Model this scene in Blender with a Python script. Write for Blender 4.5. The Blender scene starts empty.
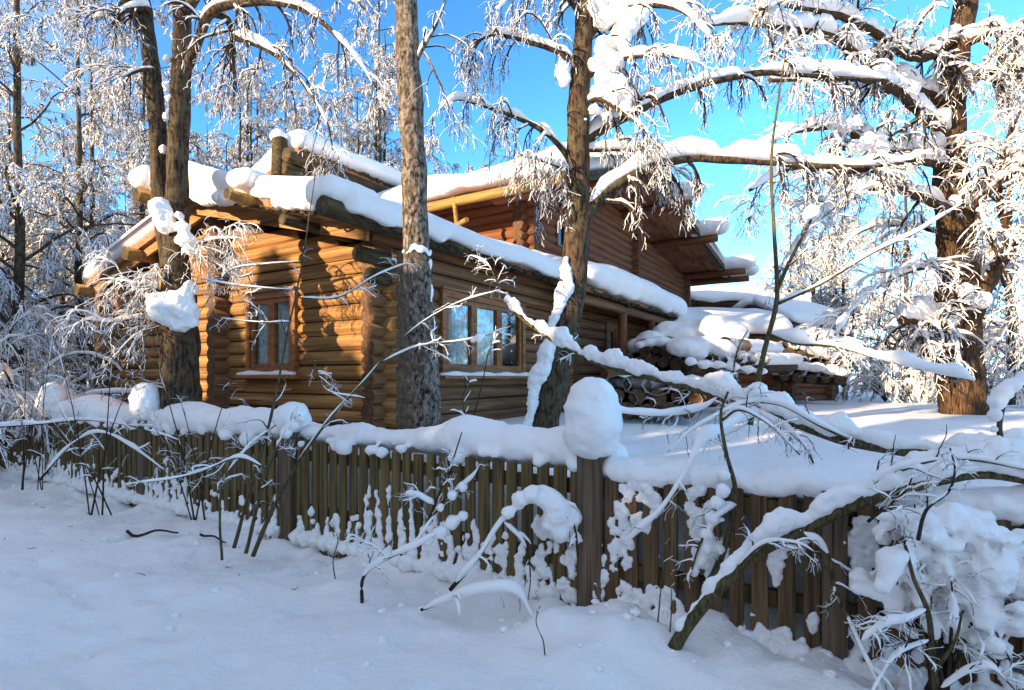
import bpy, math, random
import numpy as np
from mathutils import Vector

# ------------------------------------------------------------------ scene, camera, light
S = bpy.context.scene
COL = S.collection
H = 1.6            # eye height above the street
F = 560.0          # focal length in pixels of a 1024 px wide picture
HY = 378.0         # horizon row

cam = bpy.data.cameras.new('camera'); camo = bpy.data.objects.new('camera', cam)
COL.objects.link(camo); S.camera = camo
cam.sensor_width = 36.0; cam.lens = 36.0 * F / 1024.0; cam.shift_y = (HY - 345.0) / 1024.0
cam.clip_start = 0.05; cam.clip_end = 2000
camo.location = (0, 0, H); camo.rotation_euler = (math.radians(90), 0, 0)

SUN_H = np.array([-0.80, -0.60]); SUN_H /= np.linalg.norm(SUN_H)
SUN_EL = math.radians(13.0); FILL_CLOUD = 0.95
SUN_AZ = math.atan2(SUN_H[0], SUN_H[1])
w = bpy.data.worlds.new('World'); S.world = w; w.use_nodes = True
nt = w.node_tree; nt.nodes.clear()
sky = nt.nodes.new('ShaderNodeTexSky'); sky.sky_type = 'NISHITA'; sky.sun_disc = False
sky.sun_elevation = SUN_EL; sky.sun_rotation = SUN_AZ
sky.air_density = 1.0; sky.dust_density = 0.0; sky.ozone_density = 3.5; sky.altitude = 4000
hs = nt.nodes.new('ShaderNodeHueSaturation'); hs.inputs['Hue'].default_value = 0.482
hs.inputs['Saturation'].default_value = 1.0
bg = nt.nodes.new('ShaderNodeBackground'); bg.inputs['Strength'].default_value = 0.15
wo = nt.nodes.new('ShaderNodeOutputWorld')
s1_ = nt.nodes.new('ShaderNodeVectorMath'); s1_.operation = 'SCALE'; s1_.inputs['Scale'].default_value = 0.35
gm = nt.nodes.new('ShaderNodeGamma'); gm.inputs['Gamma'].default_value = 1.4
s2_ = nt.nodes.new('ShaderNodeVectorMath'); s2_.operation = 'SCALE'; s2_.inputs['Scale'].default_value = 1 / 0.35
nt.links.new(sky.outputs[0], s1_.inputs[0]); nt.links.new(s1_.outputs[0], gm.inputs[0]); nt.links.new(gm.outputs[0], s2_.inputs[0])
nt.links.new(s2_.outputs[0], hs.inputs['Color']); 
# unseen bright cloud added over the sun's half of the sky as fill light
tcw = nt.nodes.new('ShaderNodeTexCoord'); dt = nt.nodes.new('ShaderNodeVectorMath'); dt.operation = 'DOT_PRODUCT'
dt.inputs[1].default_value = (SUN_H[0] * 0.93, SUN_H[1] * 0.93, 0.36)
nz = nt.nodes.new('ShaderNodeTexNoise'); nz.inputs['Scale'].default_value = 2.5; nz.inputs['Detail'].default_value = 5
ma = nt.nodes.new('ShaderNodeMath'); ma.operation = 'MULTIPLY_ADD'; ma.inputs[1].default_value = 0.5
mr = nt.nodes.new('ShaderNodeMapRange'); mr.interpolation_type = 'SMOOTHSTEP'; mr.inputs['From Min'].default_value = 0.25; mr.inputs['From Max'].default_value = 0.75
cm = nt.nodes.new('ShaderNodeMix'); cm.data_type = 'RGBA'; cm.inputs[7].default_value = (FILL_CLOUD, FILL_CLOUD * 1.27, FILL_CLOUD * 1.78, 1)
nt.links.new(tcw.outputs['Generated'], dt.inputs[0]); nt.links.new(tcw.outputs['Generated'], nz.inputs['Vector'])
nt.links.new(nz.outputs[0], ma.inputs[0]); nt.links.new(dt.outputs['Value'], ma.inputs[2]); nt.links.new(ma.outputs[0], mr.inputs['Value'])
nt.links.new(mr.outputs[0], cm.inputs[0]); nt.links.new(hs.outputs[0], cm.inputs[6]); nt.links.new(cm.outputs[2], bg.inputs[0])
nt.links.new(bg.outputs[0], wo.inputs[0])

sl = bpy.data.lights.new('sun', 'SUN'); so = bpy.data.objects.new('sun', sl); COL.objects.link(so)
sl.energy = 2.8; sl.angle = math.radians(0.5); sl.color = (1.0, 0.79, 0.52)
sv = Vector((SUN_H[0] * math.cos(SUN_EL), SUN_H[1] * math.cos(SUN_EL), math.sin(SUN_EL)))
so.rotation_euler = sv.to_track_quat('Z', 'Y').to_euler(); so.location = (-20, -20, 20)

S.view_settings.view_transform = 'Standard'; S.view_settings.look = 'None'
S.view_settings.exposure = 2.2; S.view_settings.gamma = 1.0; S.view_settings.use_curve_mapping = False
S.render.engine = 'CYCLES'
S.cycles.max_bounces = 6; S.cycles.diffuse_bounces = 3; S.cycles.transparent_max_bounces = 8
S.cycles.use_denoising = True

# ------------------------------------------------------------------ helpers
def P(x, y, Y):
    "pixel of the photograph at depth Y -> world point"
    return np.array([(x - 512) / F * Y, Y, H - (y - HY) / F * Y])

def _hash(i, j, k, seed):
    n = (i * 374761393 + j * 668265263 + k * 1274126177 + seed * 144665) & 0x7fffffff
    n = ((n ^ (n >> 13)) * 1103515245) & 0x7fffffff
    n = ((n ^ (n >> 15)) * 12345701) & 0x7fffffff
    return ((n >> 7) & 0xffff) / 65535.0

def vnoise(p, seed=0):
    p = np.asarray(p, float); f = np.floor(p).astype(np.int64); t = p - f; t = t * t * (3 - 2 * t)
    r = 0
    for a in (0, 1):
        for b in (0, 1):
            for c in (0, 1):
                wgt = (t[..., 0] if a else 1 - t[..., 0]) * (t[..., 1] if b else 1 - t[..., 1]) * (t[..., 2] if c else 1 - t[..., 2])
                r = r + wgt * _hash(f[..., 0] + a, f[..., 1] + b, f[..., 2] + c, seed)
    return r * 2 - 1

def fbm(p, seed=0, o=3):
    p = np.asarray(p, float); r = 0; a = 1.0
    for i in range(o):
        r = r + a * vnoise(p * (2.0 ** i) + 13.7 * i, seed + i); a *= 0.5
    return r

def nrm(v): return v / np.maximum(np.linalg.norm(v, axis=-1, keepdims=True), 1e-9)

class MB:
    def __init__(s): s.v = []; s.f = []; s.n = 0
    def add(s, v, faces, mat=0, smooth=True):
        v = np.asarray(v, float).reshape(-1, 3); f = np.asarray(faces, np.int64)
        s.v.append(v); s.f.append((f + s.n, mat, smooth)); s.n += len(v)
    def tubes(s, Pts, R, sides=6, caps=False, mat=0, capmat=None, squash=1.0, smooth=True, jit=0.0, seed=0, ref=None):
        Pts = np.asarray(Pts, float); R = np.asarray(R, float)
        if Pts.ndim == 2: Pts = Pts[None]; R = R[None]
        M, N, _ = Pts.shape
        t = nrm(np.gradient(Pts, axis=1))
        if ref is None:
            m = np.abs(nrm(Pts[:, -1] - Pts[:, 0])[:, 2]) > 0.85
            ref = np.where(m[:, None], np.array([1.0, 0.1, 0]), np.array([0.02, 0.01, 1.0]))[:, None, :]
        a = nrm(np.cross(t, ref)); b = np.cross(a, t)
        ang = np.arange(sides) / sides * 2 * math.pi
        ca, sa = np.cos(ang), np.sin(ang)
        rr = R[:, :, None, None]
        off = a[:, :, None, :] * ca[None, None, :, None] + squash * b[:, :, None, :] * sa[None, None, :, None]
        V = Pts[:, :, None, :] + rr * off
        if jit:
            V = V + rr * off * jit * fbm(V * np.array([14, 14, 5.0]), seed, 2)[..., None]
        base = (np.arange(M) * N * sides)[:, None, None] + (np.arange(N - 1) * sides)[None, :, None]
        k = np.arange(sides)[None, None, :]; k2 = (k + 1) % sides
        q = np.stack([base + k, base + k2, base + sides + k2, base + sides + k], -1).reshape(-1, 4)
        n0 = s.n
        s.add(V, q, mat, smooth)
        if caps:
            cm = mat if capmat is None else capmat
            st = (np.arange(M) * N * sides)[:, None]
            f0 = st + np.arange(sides)[::-1][None, :]
            f1 = st + (N - 1) * sides + np.arange(sides)[None, :]
            s.f.append((np.concatenate([f0, f1]) + n0, cm, False))
    def box(s, o, ax, ay, az, mat=0):
        "parallelepiped from corner o with edge vectors"
        o, ax, ay, az = [np.asarray(q, float) for q in (o, ax, ay, az)]
        v = [o, o + ax, o + ax + ay, o + ay, o + az, o + ax + az, o + ax + ay + az, o + ay + az]
        f = [[0, 3, 2, 1], [4, 5, 6, 7], [0, 1, 5, 4], [1, 2, 6, 5], [2, 3, 7, 6], [3, 0, 4, 7]]
        if np.dot(np.cross(ax, ay), az) < 0: f = [g[::-1] for g in f]
        s.add(v, f, mat, False)
    def build(s, name, mats, parent=None):
        me = bpy.data.meshes.new(name)
        v = np.concatenate(s.v)
        if parent is not None: v = v - np.array(parent.get('_o', (0, 0, 0)))
        me.vertices.add(len(v)); me.vertices.foreach_set('co', v.astype(np.float32).ravel())
        li = np.concatenate([f.ravel() for f, _, _ in s.f])
        tot = np.concatenate([np.full(len(f), f.shape[1]) for f, _, _ in s.f])
        st = np.concatenate([[0], np.cumsum(tot)[:-1]])
        me.loops.add(len(li)); me.loops.foreach_set('vertex_index', li.astype(np.int32))
        me.polygons.add(len(tot)); me.polygons.foreach_set('loop_start', st.astype(np.int32))
        me.update(calc_edges=True)
        me.polygons.foreach_set('material_index', np.concatenate([np.full(len(f), m) for f, m, _ in s.f]).astype(np.int32))
        me.polygons.foreach_set('use_smooth', np.concatenate([np.full(len(f), sm) for f, _, sm in s.f]))
        for m in (mats if isinstance(mats, (list, tuple)) else [mats]): me.materials.append(m)
        me.update()
        o = bpy.data.objects.new(name, me); COL.objects.link(o)
        if parent is not None:
            o.parent = parent; o['_o'] = parent.get('_o', (0, 0, 0))
        return o

def tag(o, label=None, cat=None, group=None, kind=None):
    if label: o['label'] = label
    if cat: o['category'] = cat
    if group: o['group'] = group
    if kind: o['kind'] = kind
    return o

def thing(name, loc, label, cat, group=None):
    o = bpy.data.objects.new(name, None); COL.objects.link(o); o.location = [float(q) for q in loc]
    o['_o'] = [float(q) for q in loc]; o.empty_display_size = 0.2
    return tag(o, label, cat, group)

# unit sphere for the snow lumps
def _ico():
    import bmesh
    bm = bmesh.new(); bmesh.ops.create_icosphere(bm, subdivisions=2, radius=1.0)
    v = np.array([q.co[:] for q in bm.verts]); f = np.array([[x.index for x in q.verts] for q in bm.faces]); bm.free()
    return v, f
ICO_V, ICO_F = _ico()

def lumps(name, balls, mat, voxel=0.02, parent=None, smooth=4, amp=0.012, scale=9.0, seed=0, tubes=None):
    """one lump of snow: spheres (centre, radius or radii) and snow rolls fused by a voxel remesh, then softened and roughened"""
    mb = MB()
    for c, r in balls:
        r = np.asarray(r, float) * np.ones(3)
        mb.add(ICO_V * r + np.asarray(c, float), ICO_F)
    for pts, rad in (tubes or []):
        mb.tubes(pts, rad, 8, caps=True)
    o = mb.build(name, mat, None)
    m = o.modifiers.new('r', 'REMESH'); m.mode = 'VOXEL'; m.voxel_size = voxel; m.use_smooth_shade = True
    m = o.modifiers.new('s', 'SMOOTH'); m.iterations = smooth; m.factor = 0.5
    dg = bpy.context.evaluated_depsgraph_get()
    me = bpy.data.meshes.new_from_object(o.evaluated_get(dg))
    old = o.data; o.modifiers.clear(); o.data = me; bpy.data.meshes.remove(old); me.name = name
    n = len(me.vertices); co = np.empty(n * 3, np.float32); me.vertices.foreach_get('co', co); co = co.reshape(-1, 3).astype(float)
    no = np.empty(n * 3, np.float32); me.vertices.foreach_get('normal', no); no = no.reshape(-1, 3)
    co = co + no * (amp * (fbm(co * scale, seed, 3) + 0.35 * fbm(co * scale * 4.3, seed + 9, 2)))[:, None]
    if parent is not None:
        co = co - np.array(parent.get('_o', (0, 0, 0))); o.parent = parent; o['_o'] = parent.get('_o', (0, 0, 0))
    me.vertices.foreach_set('co', co.astype(np.float32).ravel())
    me.polygons.foreach_set('use_smooth', np.ones(len(me.polygons), bool))
    me.update()
    if not me.materials: me.materials.append(mat)
    return o

# ------------------------------------------------------------------ materials
def mat(name):
    m = bpy.data.materials.new(name); m.use_nodes = True
    n = m.node_tree; b = n.nodes['Principled BSDF']
    return m, n, b
def nd(n, typ, **kw):
    q = n.nodes.new(typ)
    for k, v in kw.items():
        if k.startswith('i_'): q.inputs[int(k[2:]) if k[2:].isdigit() else k[2:]].default_value = v
        else: setattr(q, k, v)
    return q
def ramp(n, src, stops):
    r = n.nodes.new('ShaderNodeValToRGB'); e = r.color_ramp.elements
    while len(e) < len(stops): e.new(0.5)
    for q, (p, c) in zip(e, stops): q.position = p; q.color = (*c, 1) if len(c) == 3 else c
    n.links.new(src, r.inputs[0]); return r.outputs[0]
def mapped(n, rot=(0, 0, 0), scale=(1, 1, 1)):
    tc = nd(n, 'ShaderNodeTexCoord'); mp = nd(n, 'ShaderNodeMapping'); mp.vector_type = 'TEXTURE'
    mp.inputs['Rotation'].default_value = rot; mp.inputs['Scale'].default_value = scale
    n.links.new(tc.outputs['Object'], mp.inputs[0]); return mp.outputs[0]
def noise(n, vec, scale, detail=4, rough=0.6):
    q = nd(n, 'ShaderNodeTexNoise'); q.inputs['Scale'].default_value = scale; q.inputs['Detail'].default_value = detail
    q.inputs['Roughness'].default_value = rough
    if vec is not None: n.links.new(vec, q.inputs['Vector'])
    return q.outputs[0]
def bump(n, b, h, strength, dist):
    q = nd(n, 'ShaderNodeBump'); q.inputs['Strength'].default_value = strength; q.inputs['Distance'].default_value = dist
    n.links.new(h, q.inputs['Height']); n.links.new(q.outputs[0], b.inputs['Normal']); return q

def snow_mat(name, col=(0.93, 0.87, 0.82), dist=0.03, sc=6.0):
    m, n, b = mat(name)
    v = mapped(n)
    c = noise(n, v, 1.3, 3)
    n.links.new(ramp(n, c, [(0.3, tuple(q * 0.95 for q in col)), (0.7, col)]), b.inputs['Base Color'])
    b.inputs['Roughness'].default_value = 0.75; b.inputs['Specular IOR Level'].default_value = 0.25
    h1 = noise(n, v, sc, 6, 0.62); h2 = noise(n, v, 70, 3, 0.7)
    mx = nd(n, 'ShaderNodeMath', operation='MULTIPLY_ADD'); n.links.new(h2, mx.inputs[0]); mx.inputs[1].default_value = 0.18
    n.links.new(h1, mx.inputs[2])
    bump(n, b, mx.outputs[0], 0.5, dist)
    return m
M_SNOW = snow_mat('snow')
M_GSNOW = snow_mat('ground_snow', (0.93, 0.87, 0.82), 0.10, 5.0)

def bark_mat(name, dark, light, vscale=(0.10, 0.10, 0.5), sc=3.0, lichen=None, snow=0.0, bd=0.03):
    m, n, b = mat(name)
    v = mapped(n, scale=vscale)
    f = noise(n, v, sc, 8, 0.68)
    colr = ramp(n, f, [(0.41, dark), (0.50, tuple((a + c) / 2 for a, c in zip(dark, light))), (0.59, light)])
    if lichen:
        v2 = mapped(n); f2 = noise(n, v2, 9, 5, 0.7)
        mx = nd(n, 'ShaderNodeMix', data_type='RGBA'); n.links.new(ramp(n, f2, [(0.5, (0, 0, 0)), (0.62, (1, 1, 1))]), mx.inputs[0])
        n.links.new(colr, mx.inputs[6]); mx.inputs[7].default_value = (*lichen, 1); colr = mx.outputs[2]
    if snow:
        g = nd(n, 'ShaderNodeNewGeometry'); sp = nd(n, 'ShaderNodeSeparateXYZ'); n.links.new(g.outputs['Normal'], sp.inputs[0])
        v3 = mapped(n); f3 = noise(n, v3, 14, 4, 0.7)
        ad = nd(n, 'ShaderNodeMath', operation='MULTIPLY_ADD'); n.links.new(f3, ad.inputs[0]); ad.inputs[1].default_value = 1.3
        n.links.new(sp.outputs[2], ad.inputs[2])
        mx = nd(n, 'ShaderNodeMix', data_type='RGBA'); n.links.new(ramp(n, ad.outputs[0], [(snow, (0, 0, 0)), (snow + 0.08, (1, 1, 1))]), mx.inputs[0])
        n.links.new(colr, mx.inputs[6]); mx.inputs[7].default_value = (0.90, 0.87, 0.84, 1); colr = mx.outputs[2]
    n.links.new(colr, b.inputs['Base Color']); b.inputs['Roughness'].default_value = 0.9; b.inputs['Specular IOR Level'].default_value = 0.15
    bump(n, b, f, 0.9, bd)
    return m
M_BARK = bark_mat('brown_bark', (0.018, 0.012, 0.009), (0.115, 0.070, 0.042), lichen=(0.095, 0.082, 0.042), snow=1.02)
M_LIND = bark_mat('ridged_bark', (0.022, 0.013, 0.008), (0.135, 0.073, 0.036), vscale=(0.06, 0.06, 0.6), sc=2.6, snow=0.95)
M_BIRCH = bark_mat('birch_bark', (0.018, 0.013, 0.010), (0.28, 0.22, 0.17), vscale=(0.16, 0.16, 0.30), sc=4.0, lichen=(0.10, 0.07, 0.045), snow=1.06)
M_TWIG = bark_mat('twig_bark', (0.025, 0.016, 0.012), (0.085, 0.055, 0.038), sc=8)
M_YTWIG = bark_mat('young_bark', (0.06, 0.045, 0.02), (0.17, 0.13, 0.06), sc=8)
M_FROST = bark_mat('frosted_twigs', (0.06, 0.040, 0.032), (0.17, 0.115, 0.09), sc=4, snow=0.50, bd=0.01)
M_FROSTY = bark_mat('snowy_twigs', (0.04, 0.028, 0.02), (0.13, 0.09, 0.06), sc=4, snow=0.42, bd=0.01)

# the house stands turned by this angle: u runs along its long wall, v along its gable
U = np.array([0.5330, 0.8461, 0.0]); V = np.array([-0.8461, 0.5330, 0.0]); ZZ = np.array([0, 0, 1.0])
ANG_U = math.atan2(U[1], U[0]); ANG_V = math.atan2(V[1], V[0])

def wood_mat(name, ang, cols, along=1.6, across=0.05, rough=0.75, dirt=0.5, axis='h', bd=0.012, course=0.0):
    m, n, b = mat(name)
    sc = (along, across, across) if axis == 'h' else (across, across, along)
    v = mapped(n, (0, 0, ang), sc)
    f = noise(n, v, 1.0, 7, 0.62)
    colr = ramp(n, f, [(0.28, cols[0]), (0.5, cols[1]), (0.74, cols[2])])
    v2 = mapped(n, (0, 0, ang), (2.6, 1.0, 0.17) if axis == 'h' else (0.10, 0.10, 1.2)); f2 = noise(n, v2, 1.3, 5, 0.65)
    mx = nd(n, 'ShaderNodeMix', data_type='RGBA', blend_type='MULTIPLY'); mx.inputs[0].default_value = dirt
    n.links.new(colr, mx.inputs[6]); n.links.new(ramp(n, f2, [(0.3, (0.35, 0.33, 0.34)), (0.62, (1.15, 1.1, 1.05))]), mx.inputs[7])
    v3 = mapped(n, (0, 0, ang), (1.1, 0.02, 0.02) if axis == 'h' else (0.014, 0.014, 0.8)); f3 = noise(n, v3, 1.0, 3, 0.5)
    m3 = nd(n, 'ShaderNodeMix', data_type='RGBA', blend_type='MULTIPLY'); m3.inputs[0].default_value = 0.8
    n.links.new(mx.outputs[2], m3.inputs[6]); n.links.new(ramp(n, f3, [(0.33, (0.2, 0.17, 0.15)), (0.40, (1, 1, 1))]), m3.inputs[7]); mx = m3
    n.links.new(mx.outputs[2], b.inputs['Base Color']); b.inputs['Roughness'].default_value = rough; b.inputs['Specular IOR Level'].default_value = 0.3
    bump(n, b, f, 0.6, bd)
    return m
LOGC = [(0.080, 0.033, 0.013), (0.215, 0.096, 0.038), (0.35, 0.175, 0.074)]  # log tones darkened for the shaded long wall
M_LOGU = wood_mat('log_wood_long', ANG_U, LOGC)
M_LOGV_SUN = wood_mat('log_wood_gable_sunlit', ANG_V, [(0.11, 0.045, 0.013), (0.31, 0.150, 0.043), (0.50, 0.27, 0.085)])  # sunlight put into the colour: brighter, yellower copy of the long wall logs
M_LOGEND = wood_mat('log_end_wood', ANG_U, [(0.025, 0.014, 0.007), (0.10, 0.048, 0.020), (0.21, 0.105, 0.042)], 0.05, 0.05)
REDC = [(0.10, 0.032, 0.014), (0.21, 0.075, 0.030), (0.30, 0.12, 0.048)]
M_UPU = wood_mat('upper_log_wood', ANG_U, REDC)
M_UPV = wood_mat('upper_log_wood_side', ANG_V, REDC)
M_BOARD = wood_mat('frame_wood', ANG_U, [(0.15, 0.05, 0.015), (0.30, 0.115, 0.032), (0.40, 0.17, 0.05)], 0.3, 0.05, 0.55)
M_SOFFIT = wood_mat('soffit_planks', ANG_U, [(0.12, 0.045, 0.022), (0.30, 0.13, 0.062), (0.48, 0.25, 0.13)], 1.5, 0.16, 0.8)
M_DARKW = wood_mat('mossy_dark_wood', ANG_U, [(0.02, 0.014, 0.008), (0.07, 0.05, 0.022), (0.16, 0.11, 0.05)], 0.3, 0.06, 0.9, bd=0.03)
M_GOLDW = wood_mat('pale_rail_wood', ANG_V, [(0.15, 0.08, 0.024), (0.32, 0.18, 0.048), (0.44, 0.26, 0.08)], 0.8, 0.05)
AF = math.atan2(V[1], V[0])
M_PICK = wood_mat('mossy_picket_wood', AF, [(0.032, 0.022, 0.008), (0.130, 0.088, 0.030), (0.23, 0.158, 0.060)], 0.8, 0.035, 0.85, 0.7, 'v')
M_PICKR = wood_mat('brown_picket_wood', AF, [(0.042, 0.025, 0.012), (0.14, 0.082, 0.036), (0.23, 0.14, 0.068)], 0.8, 0.03, 0.85, 0.7, 'v')
M_POST = wood_mat('grey_post_wood', AF, [(0.06, 0.04, 0.025), (0.155, 0.105, 0.065), (0.22, 0.155, 0.10)], 0.7, 0.03, 0.85, 0.7, 'v')

def flat_mat(name, col, rough=0.6, spec=0.4):
    m, n, b = mat(name); b.inputs['Base Color'].default_value = (*col, 1); b.inputs['Roughness'].default_value = rough
    b.inputs['Specular IOR Level'].default_value = spec; return m
M_DARK = flat_mat('dark_interior', (0.015, 0.012, 0.010), 0.9)
def glass_mat():
    m, n, b = mat('window_glass'); n.nodes.remove(b)
    t = nd(n, 'ShaderNodeBsdfTransparent'); t.inputs[0].default_value = (0.86, 0.9, 0.9, 1)
    g = nd(n, 'ShaderNodeBsdfGlossy'); g.inputs['Roughness'].default_value = 0.04
    mx = nd(n, 'ShaderNodeMixShader'); mx.inputs[0].default_value = 0.10; n.links.new(t.outputs[0], mx.inputs[1]); n.links.new(g.outputs[0], mx.inputs[2])
    n.links.new(mx.outputs[0], n.nodes['Material Output'].inputs[0]); return m
M_GLASS = glass_mat()
def curtain_mat():
    m, n, b = mat('lace_curtain')
    f = noise(n, mapped(n), 22, 4, 0.7)
    n.links.new(ramp(n, f, [(0.35, (0.42, 0.42, 0.40)), (0.65, (0.80, 0.80, 0.76))]), b.inputs['Base Color'])
    b.inputs['Roughness'].default_value = 0.9
    return m
M_CURT = curtain_mat()
M_CHINK = flat_mat('joint_shade_caulking', (0.030, 0.019, 0.010), 0.95, 0.1)  # dark caulk strips added to put shade into the log joints
M_LOGBARK = bark_mat('stacked_log_bark', (0.02, 0.014, 0.010), (0.12, 0.08, 0.05), sc=5)

# ------------------------------------------------------------------ branches
def resample(pts, n):
    pts = np.asarray(pts, float)
    # smooth Catmull-Rom, then even spacing
    p = np.vstack([2 * pts[0] - pts[1], pts, 2 * pts[-1] - pts[-2]]); out = []
    for i in range(1, len(p) - 2):
        for t in np.linspace(0, 1, 12, endpoint=False):
            a, b_, c, d = p[i - 1], p[i], p[i + 1], p[i + 2]
            out.append(0.5 * (2 * b_ + (c - a) * t + (2 * a - 5 * b_ + 4 * c - d) * t * t + (3 * b_ - a - 3 * c + d) * t ** 3))
    out.append(p[-2]); out = np.array(out)
    L = np.concatenate([[0], np.cumsum(np.linalg.norm(np.diff(out, axis=0), axis=1))])
    q = np.linspace(0, L[-1], n)
    return np.stack([np.interp(q, L, out[:, k]) for k in range(3)], 1)

def limb(px, r0, r1, n=26, rng=None, wob=0.0):
    "px: list of (x, y, depth); returns polyline and radii"
    p = resample([P(*q) for q in px], n)
    if rng is not None and wob:
        q = rng.uniform(0, 50); p = p + np.stack([fbm(p * 2.2 + q + 17 * k, 7, 2) for k in range(3)], -1) * min(wob, r0 * 0.9) * np.sin(np.linspace(0, math.pi, n))[:, None] ** 0.5
    return p, np.linspace(r0, r1, n)

def grow(Pp, Rp, k, f0, f1, ln, ratio, spread, up, droop, N, rng, wander=0.12, rmin=0.002, taper=0.35, lenfall=0.5):
    "k children on each parent polyline; ln metres (or fraction of parent length when negative)"
    M, n, _ = Pp.shape
    f = rng.uniform(f0, f1, (M, k)); x = f * (n - 1); i = np.minimum(x.astype(int), n - 2); fr = (x - i)[..., None]
    idx = np.arange(M)[:, None]
    st = Pp[idx, i] * (1 - fr) + Pp[idx, i + 1] * fr
    tg = nrm(Pp[idx, i + 1] - Pp[idx, i]); r = (Rp[idx, i] * (1 - fr[..., 0]) + Rp[idx, i + 1] * fr[..., 0])
    rd = rng.normal(0, 1, (M, k, 3)); rd = nrm(rd - tg * (rd * tg).sum(-1, keepdims=True))
    d = nrm(tg * math.cos(spread) + rd * math.sin(spread) + np.array([0, 0, up]))
    if ln < 0:
        L = np.linalg.norm(np.diff(Pp, axis=1), axis=-1).sum(1)[:, None] * (-ln)
    else: L = np.full((M, 1), ln)
    L = L * rng.uniform(0.55, 1.25, (M, k)) * (1 - lenfall * (f - f0) / max(f1 - f0, 1e-6))
    st = st.reshape(-1, 3); d = d.reshape(-1, 3); L = L.reshape(-1); r = np.maximum(r.reshape(-1) * ratio, rmin)
    pts = [st]; stp = (L / (N - 1))[:, None]
    for j in range(N - 1):
        d = nrm(d + np.array([0, 0, -droop]) * (j + 1) / N + rng.normal(0, wander, d.shape))
        pts.append(pts[-1] + d * stp)
    Pn = np.stack(pts, 1); Rn = np.maximum(r[:, None] * np.linspace(1, taper, N)[None], rmin * 0.7)
    return Pn, Rn

def snow_on(mb, Pp, Rp, thick, seed=0, sides=6, cover=0.15, freq=5.0, squash=0.8, sit=0.75, endfade=True):
    "snow lying along the top of branches, lumpy, thin where the branch is steep"
    if Pp.ndim == 2: Pp = Pp[None]; Rp = Rp[None]
    t = nrm(np.gradient(Pp, axis=1)); hz = np.sqrt(np.maximum(0, 1 - t[..., 2] ** 2))
    nz = fbm(Pp * freq, seed, 2)
    amt = np.clip(hz * 1.35 - 0.35, 0, 1) * np.clip(0.62 + 0.75 * nz + cover, 0, 1.3)
    if endfade:
        e = np.minimum(np.linspace(0, 1, Pp.shape[1]), np.linspace(1, 0, Pp.shape[1])); amt = amt * np.clip(e * 8 + 0.25, 0, 1)[None]
    rs = (Rp * 0.75 + thick) * amt
    pos = Pp + np.array([0, 0, 1.0]) * (Rp * sit + rs * squash * 0.55 - thick * 0.35 * (1 - amt))[..., None]
    mb.tubes(pos, np.maximum(rs, 1e-4), sides, squash=squash)
rng = np.random.default_rng(7)
# ------------------------------------------------------------------ ground
F0 = np.array([0.543, 3.80, 0.0])                 # fence post beside the big snow cap; the fence runs along V
def FP(t, q, z): return F0 + t * V + q * U + np.array([0, 0, z])
def sm(a, b, x):
    x = np.clip((x - a) / (b - a), 0, 1); return x * x * (3 - 2 * x)
def ground_z(t, q):
    p = np.stack([t, q, 0 * t], -1)
    street = 0.02 + 0.05 * fbm(p * 0.35, 3, 2) + 0.025 * fbm(p * 1.5, 5, 3)
    pit = sm(0.25, 0.6, vnoise(p * 4.2, 33)) * 0.035 * sm(0.2, 0.5, 0.5 + 0.5 * vnoise(p * 0.5, 35))
    street = street + 0.012 * fbm(p * 3.4, 31, 3) + 0.006 * vnoise(p * 9.0, 37) - pit
    near = np.exp(-(np.minimum(q, 0) / 0.75) ** 2)
    street = street + near * (0.0 + 0.08 * fbm(p * 1.6, 9, 3) + 0.055 * fbm(p * 5.0, 11, 3)) + 0.05 * sm(0, -2.5, t) * near
    # low heap where the fallen trunk meets the snow
    street = street + 0.20 * np.exp(-(((t + 0.3) / 0.5) ** 2 + ((q + 0.45) / 0.35) ** 2))
    street = street + 0.16 * np.exp(-(((t + 1.9) / 0.6) ** 2 + ((q + 0.5) / 0.4) ** 2))
    yard = 0.80 + 0.09 * fbm(p * 0.30, 21, 3) + 0.03 * fbm(p * 1.7, 23, 2)
    yard = yard + 0.10 * np.exp(-(((t + 4.5) / 2.0) ** 2 + ((q - 4.0) / 1.4) ** 2))
    yard = yard * (1 - 0.35 * sm(14, 60, q)) 
    s = 0.10 + 0.42 * sm(-0.4, 0.6, t)
    k = sm(s, s + 0.16 + 0.35 * sm(-0.4, 0.6, t), q)
    return street * (1 - k) + yard * k
def axis(fine0, fine1, st, far0, far1):
    a = list(np.arange(fine0, fine1, st)); x = fine1; d = st
    while x < far1: a.append(x); d = min(d * 1.15, 20); x += d
    x = fine0; d = st; b = []
    while x > far0:
        d = min(d * 1.15, 20); x -= d; b.append(x)
    return np.array(b[::-1] + a)
tt = axis(-4.5, 12.5, 0.06, -420, 420); qq = axis(-3.4, 2.0, 0.05, -120, 600)
T, Q = np.meshgrid(tt, qq, indexing='ij')
Zg = ground_z(T, Q)
G = F0 + T[..., None] * V + Q[..., None] * U; G[..., 2] = Zg
nT, nQ = T.shape; ii = (np.arange(nT - 1)[:, None] * nQ + np.arange(nQ - 1)[None]).ravel()
mb = MB(); mb.add(G, np.stack([ii, ii + 1, ii + nQ + 1, ii + nQ], -1)[:, ::-1])
tag(mb.build('ground', M_GSNOW), kind='structure')
def gz_at(x, y):
    d = np.array([x, y, 0]) - F0
    return float(ground_z(np.array(d @ V), np.array(d @ U)))

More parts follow.
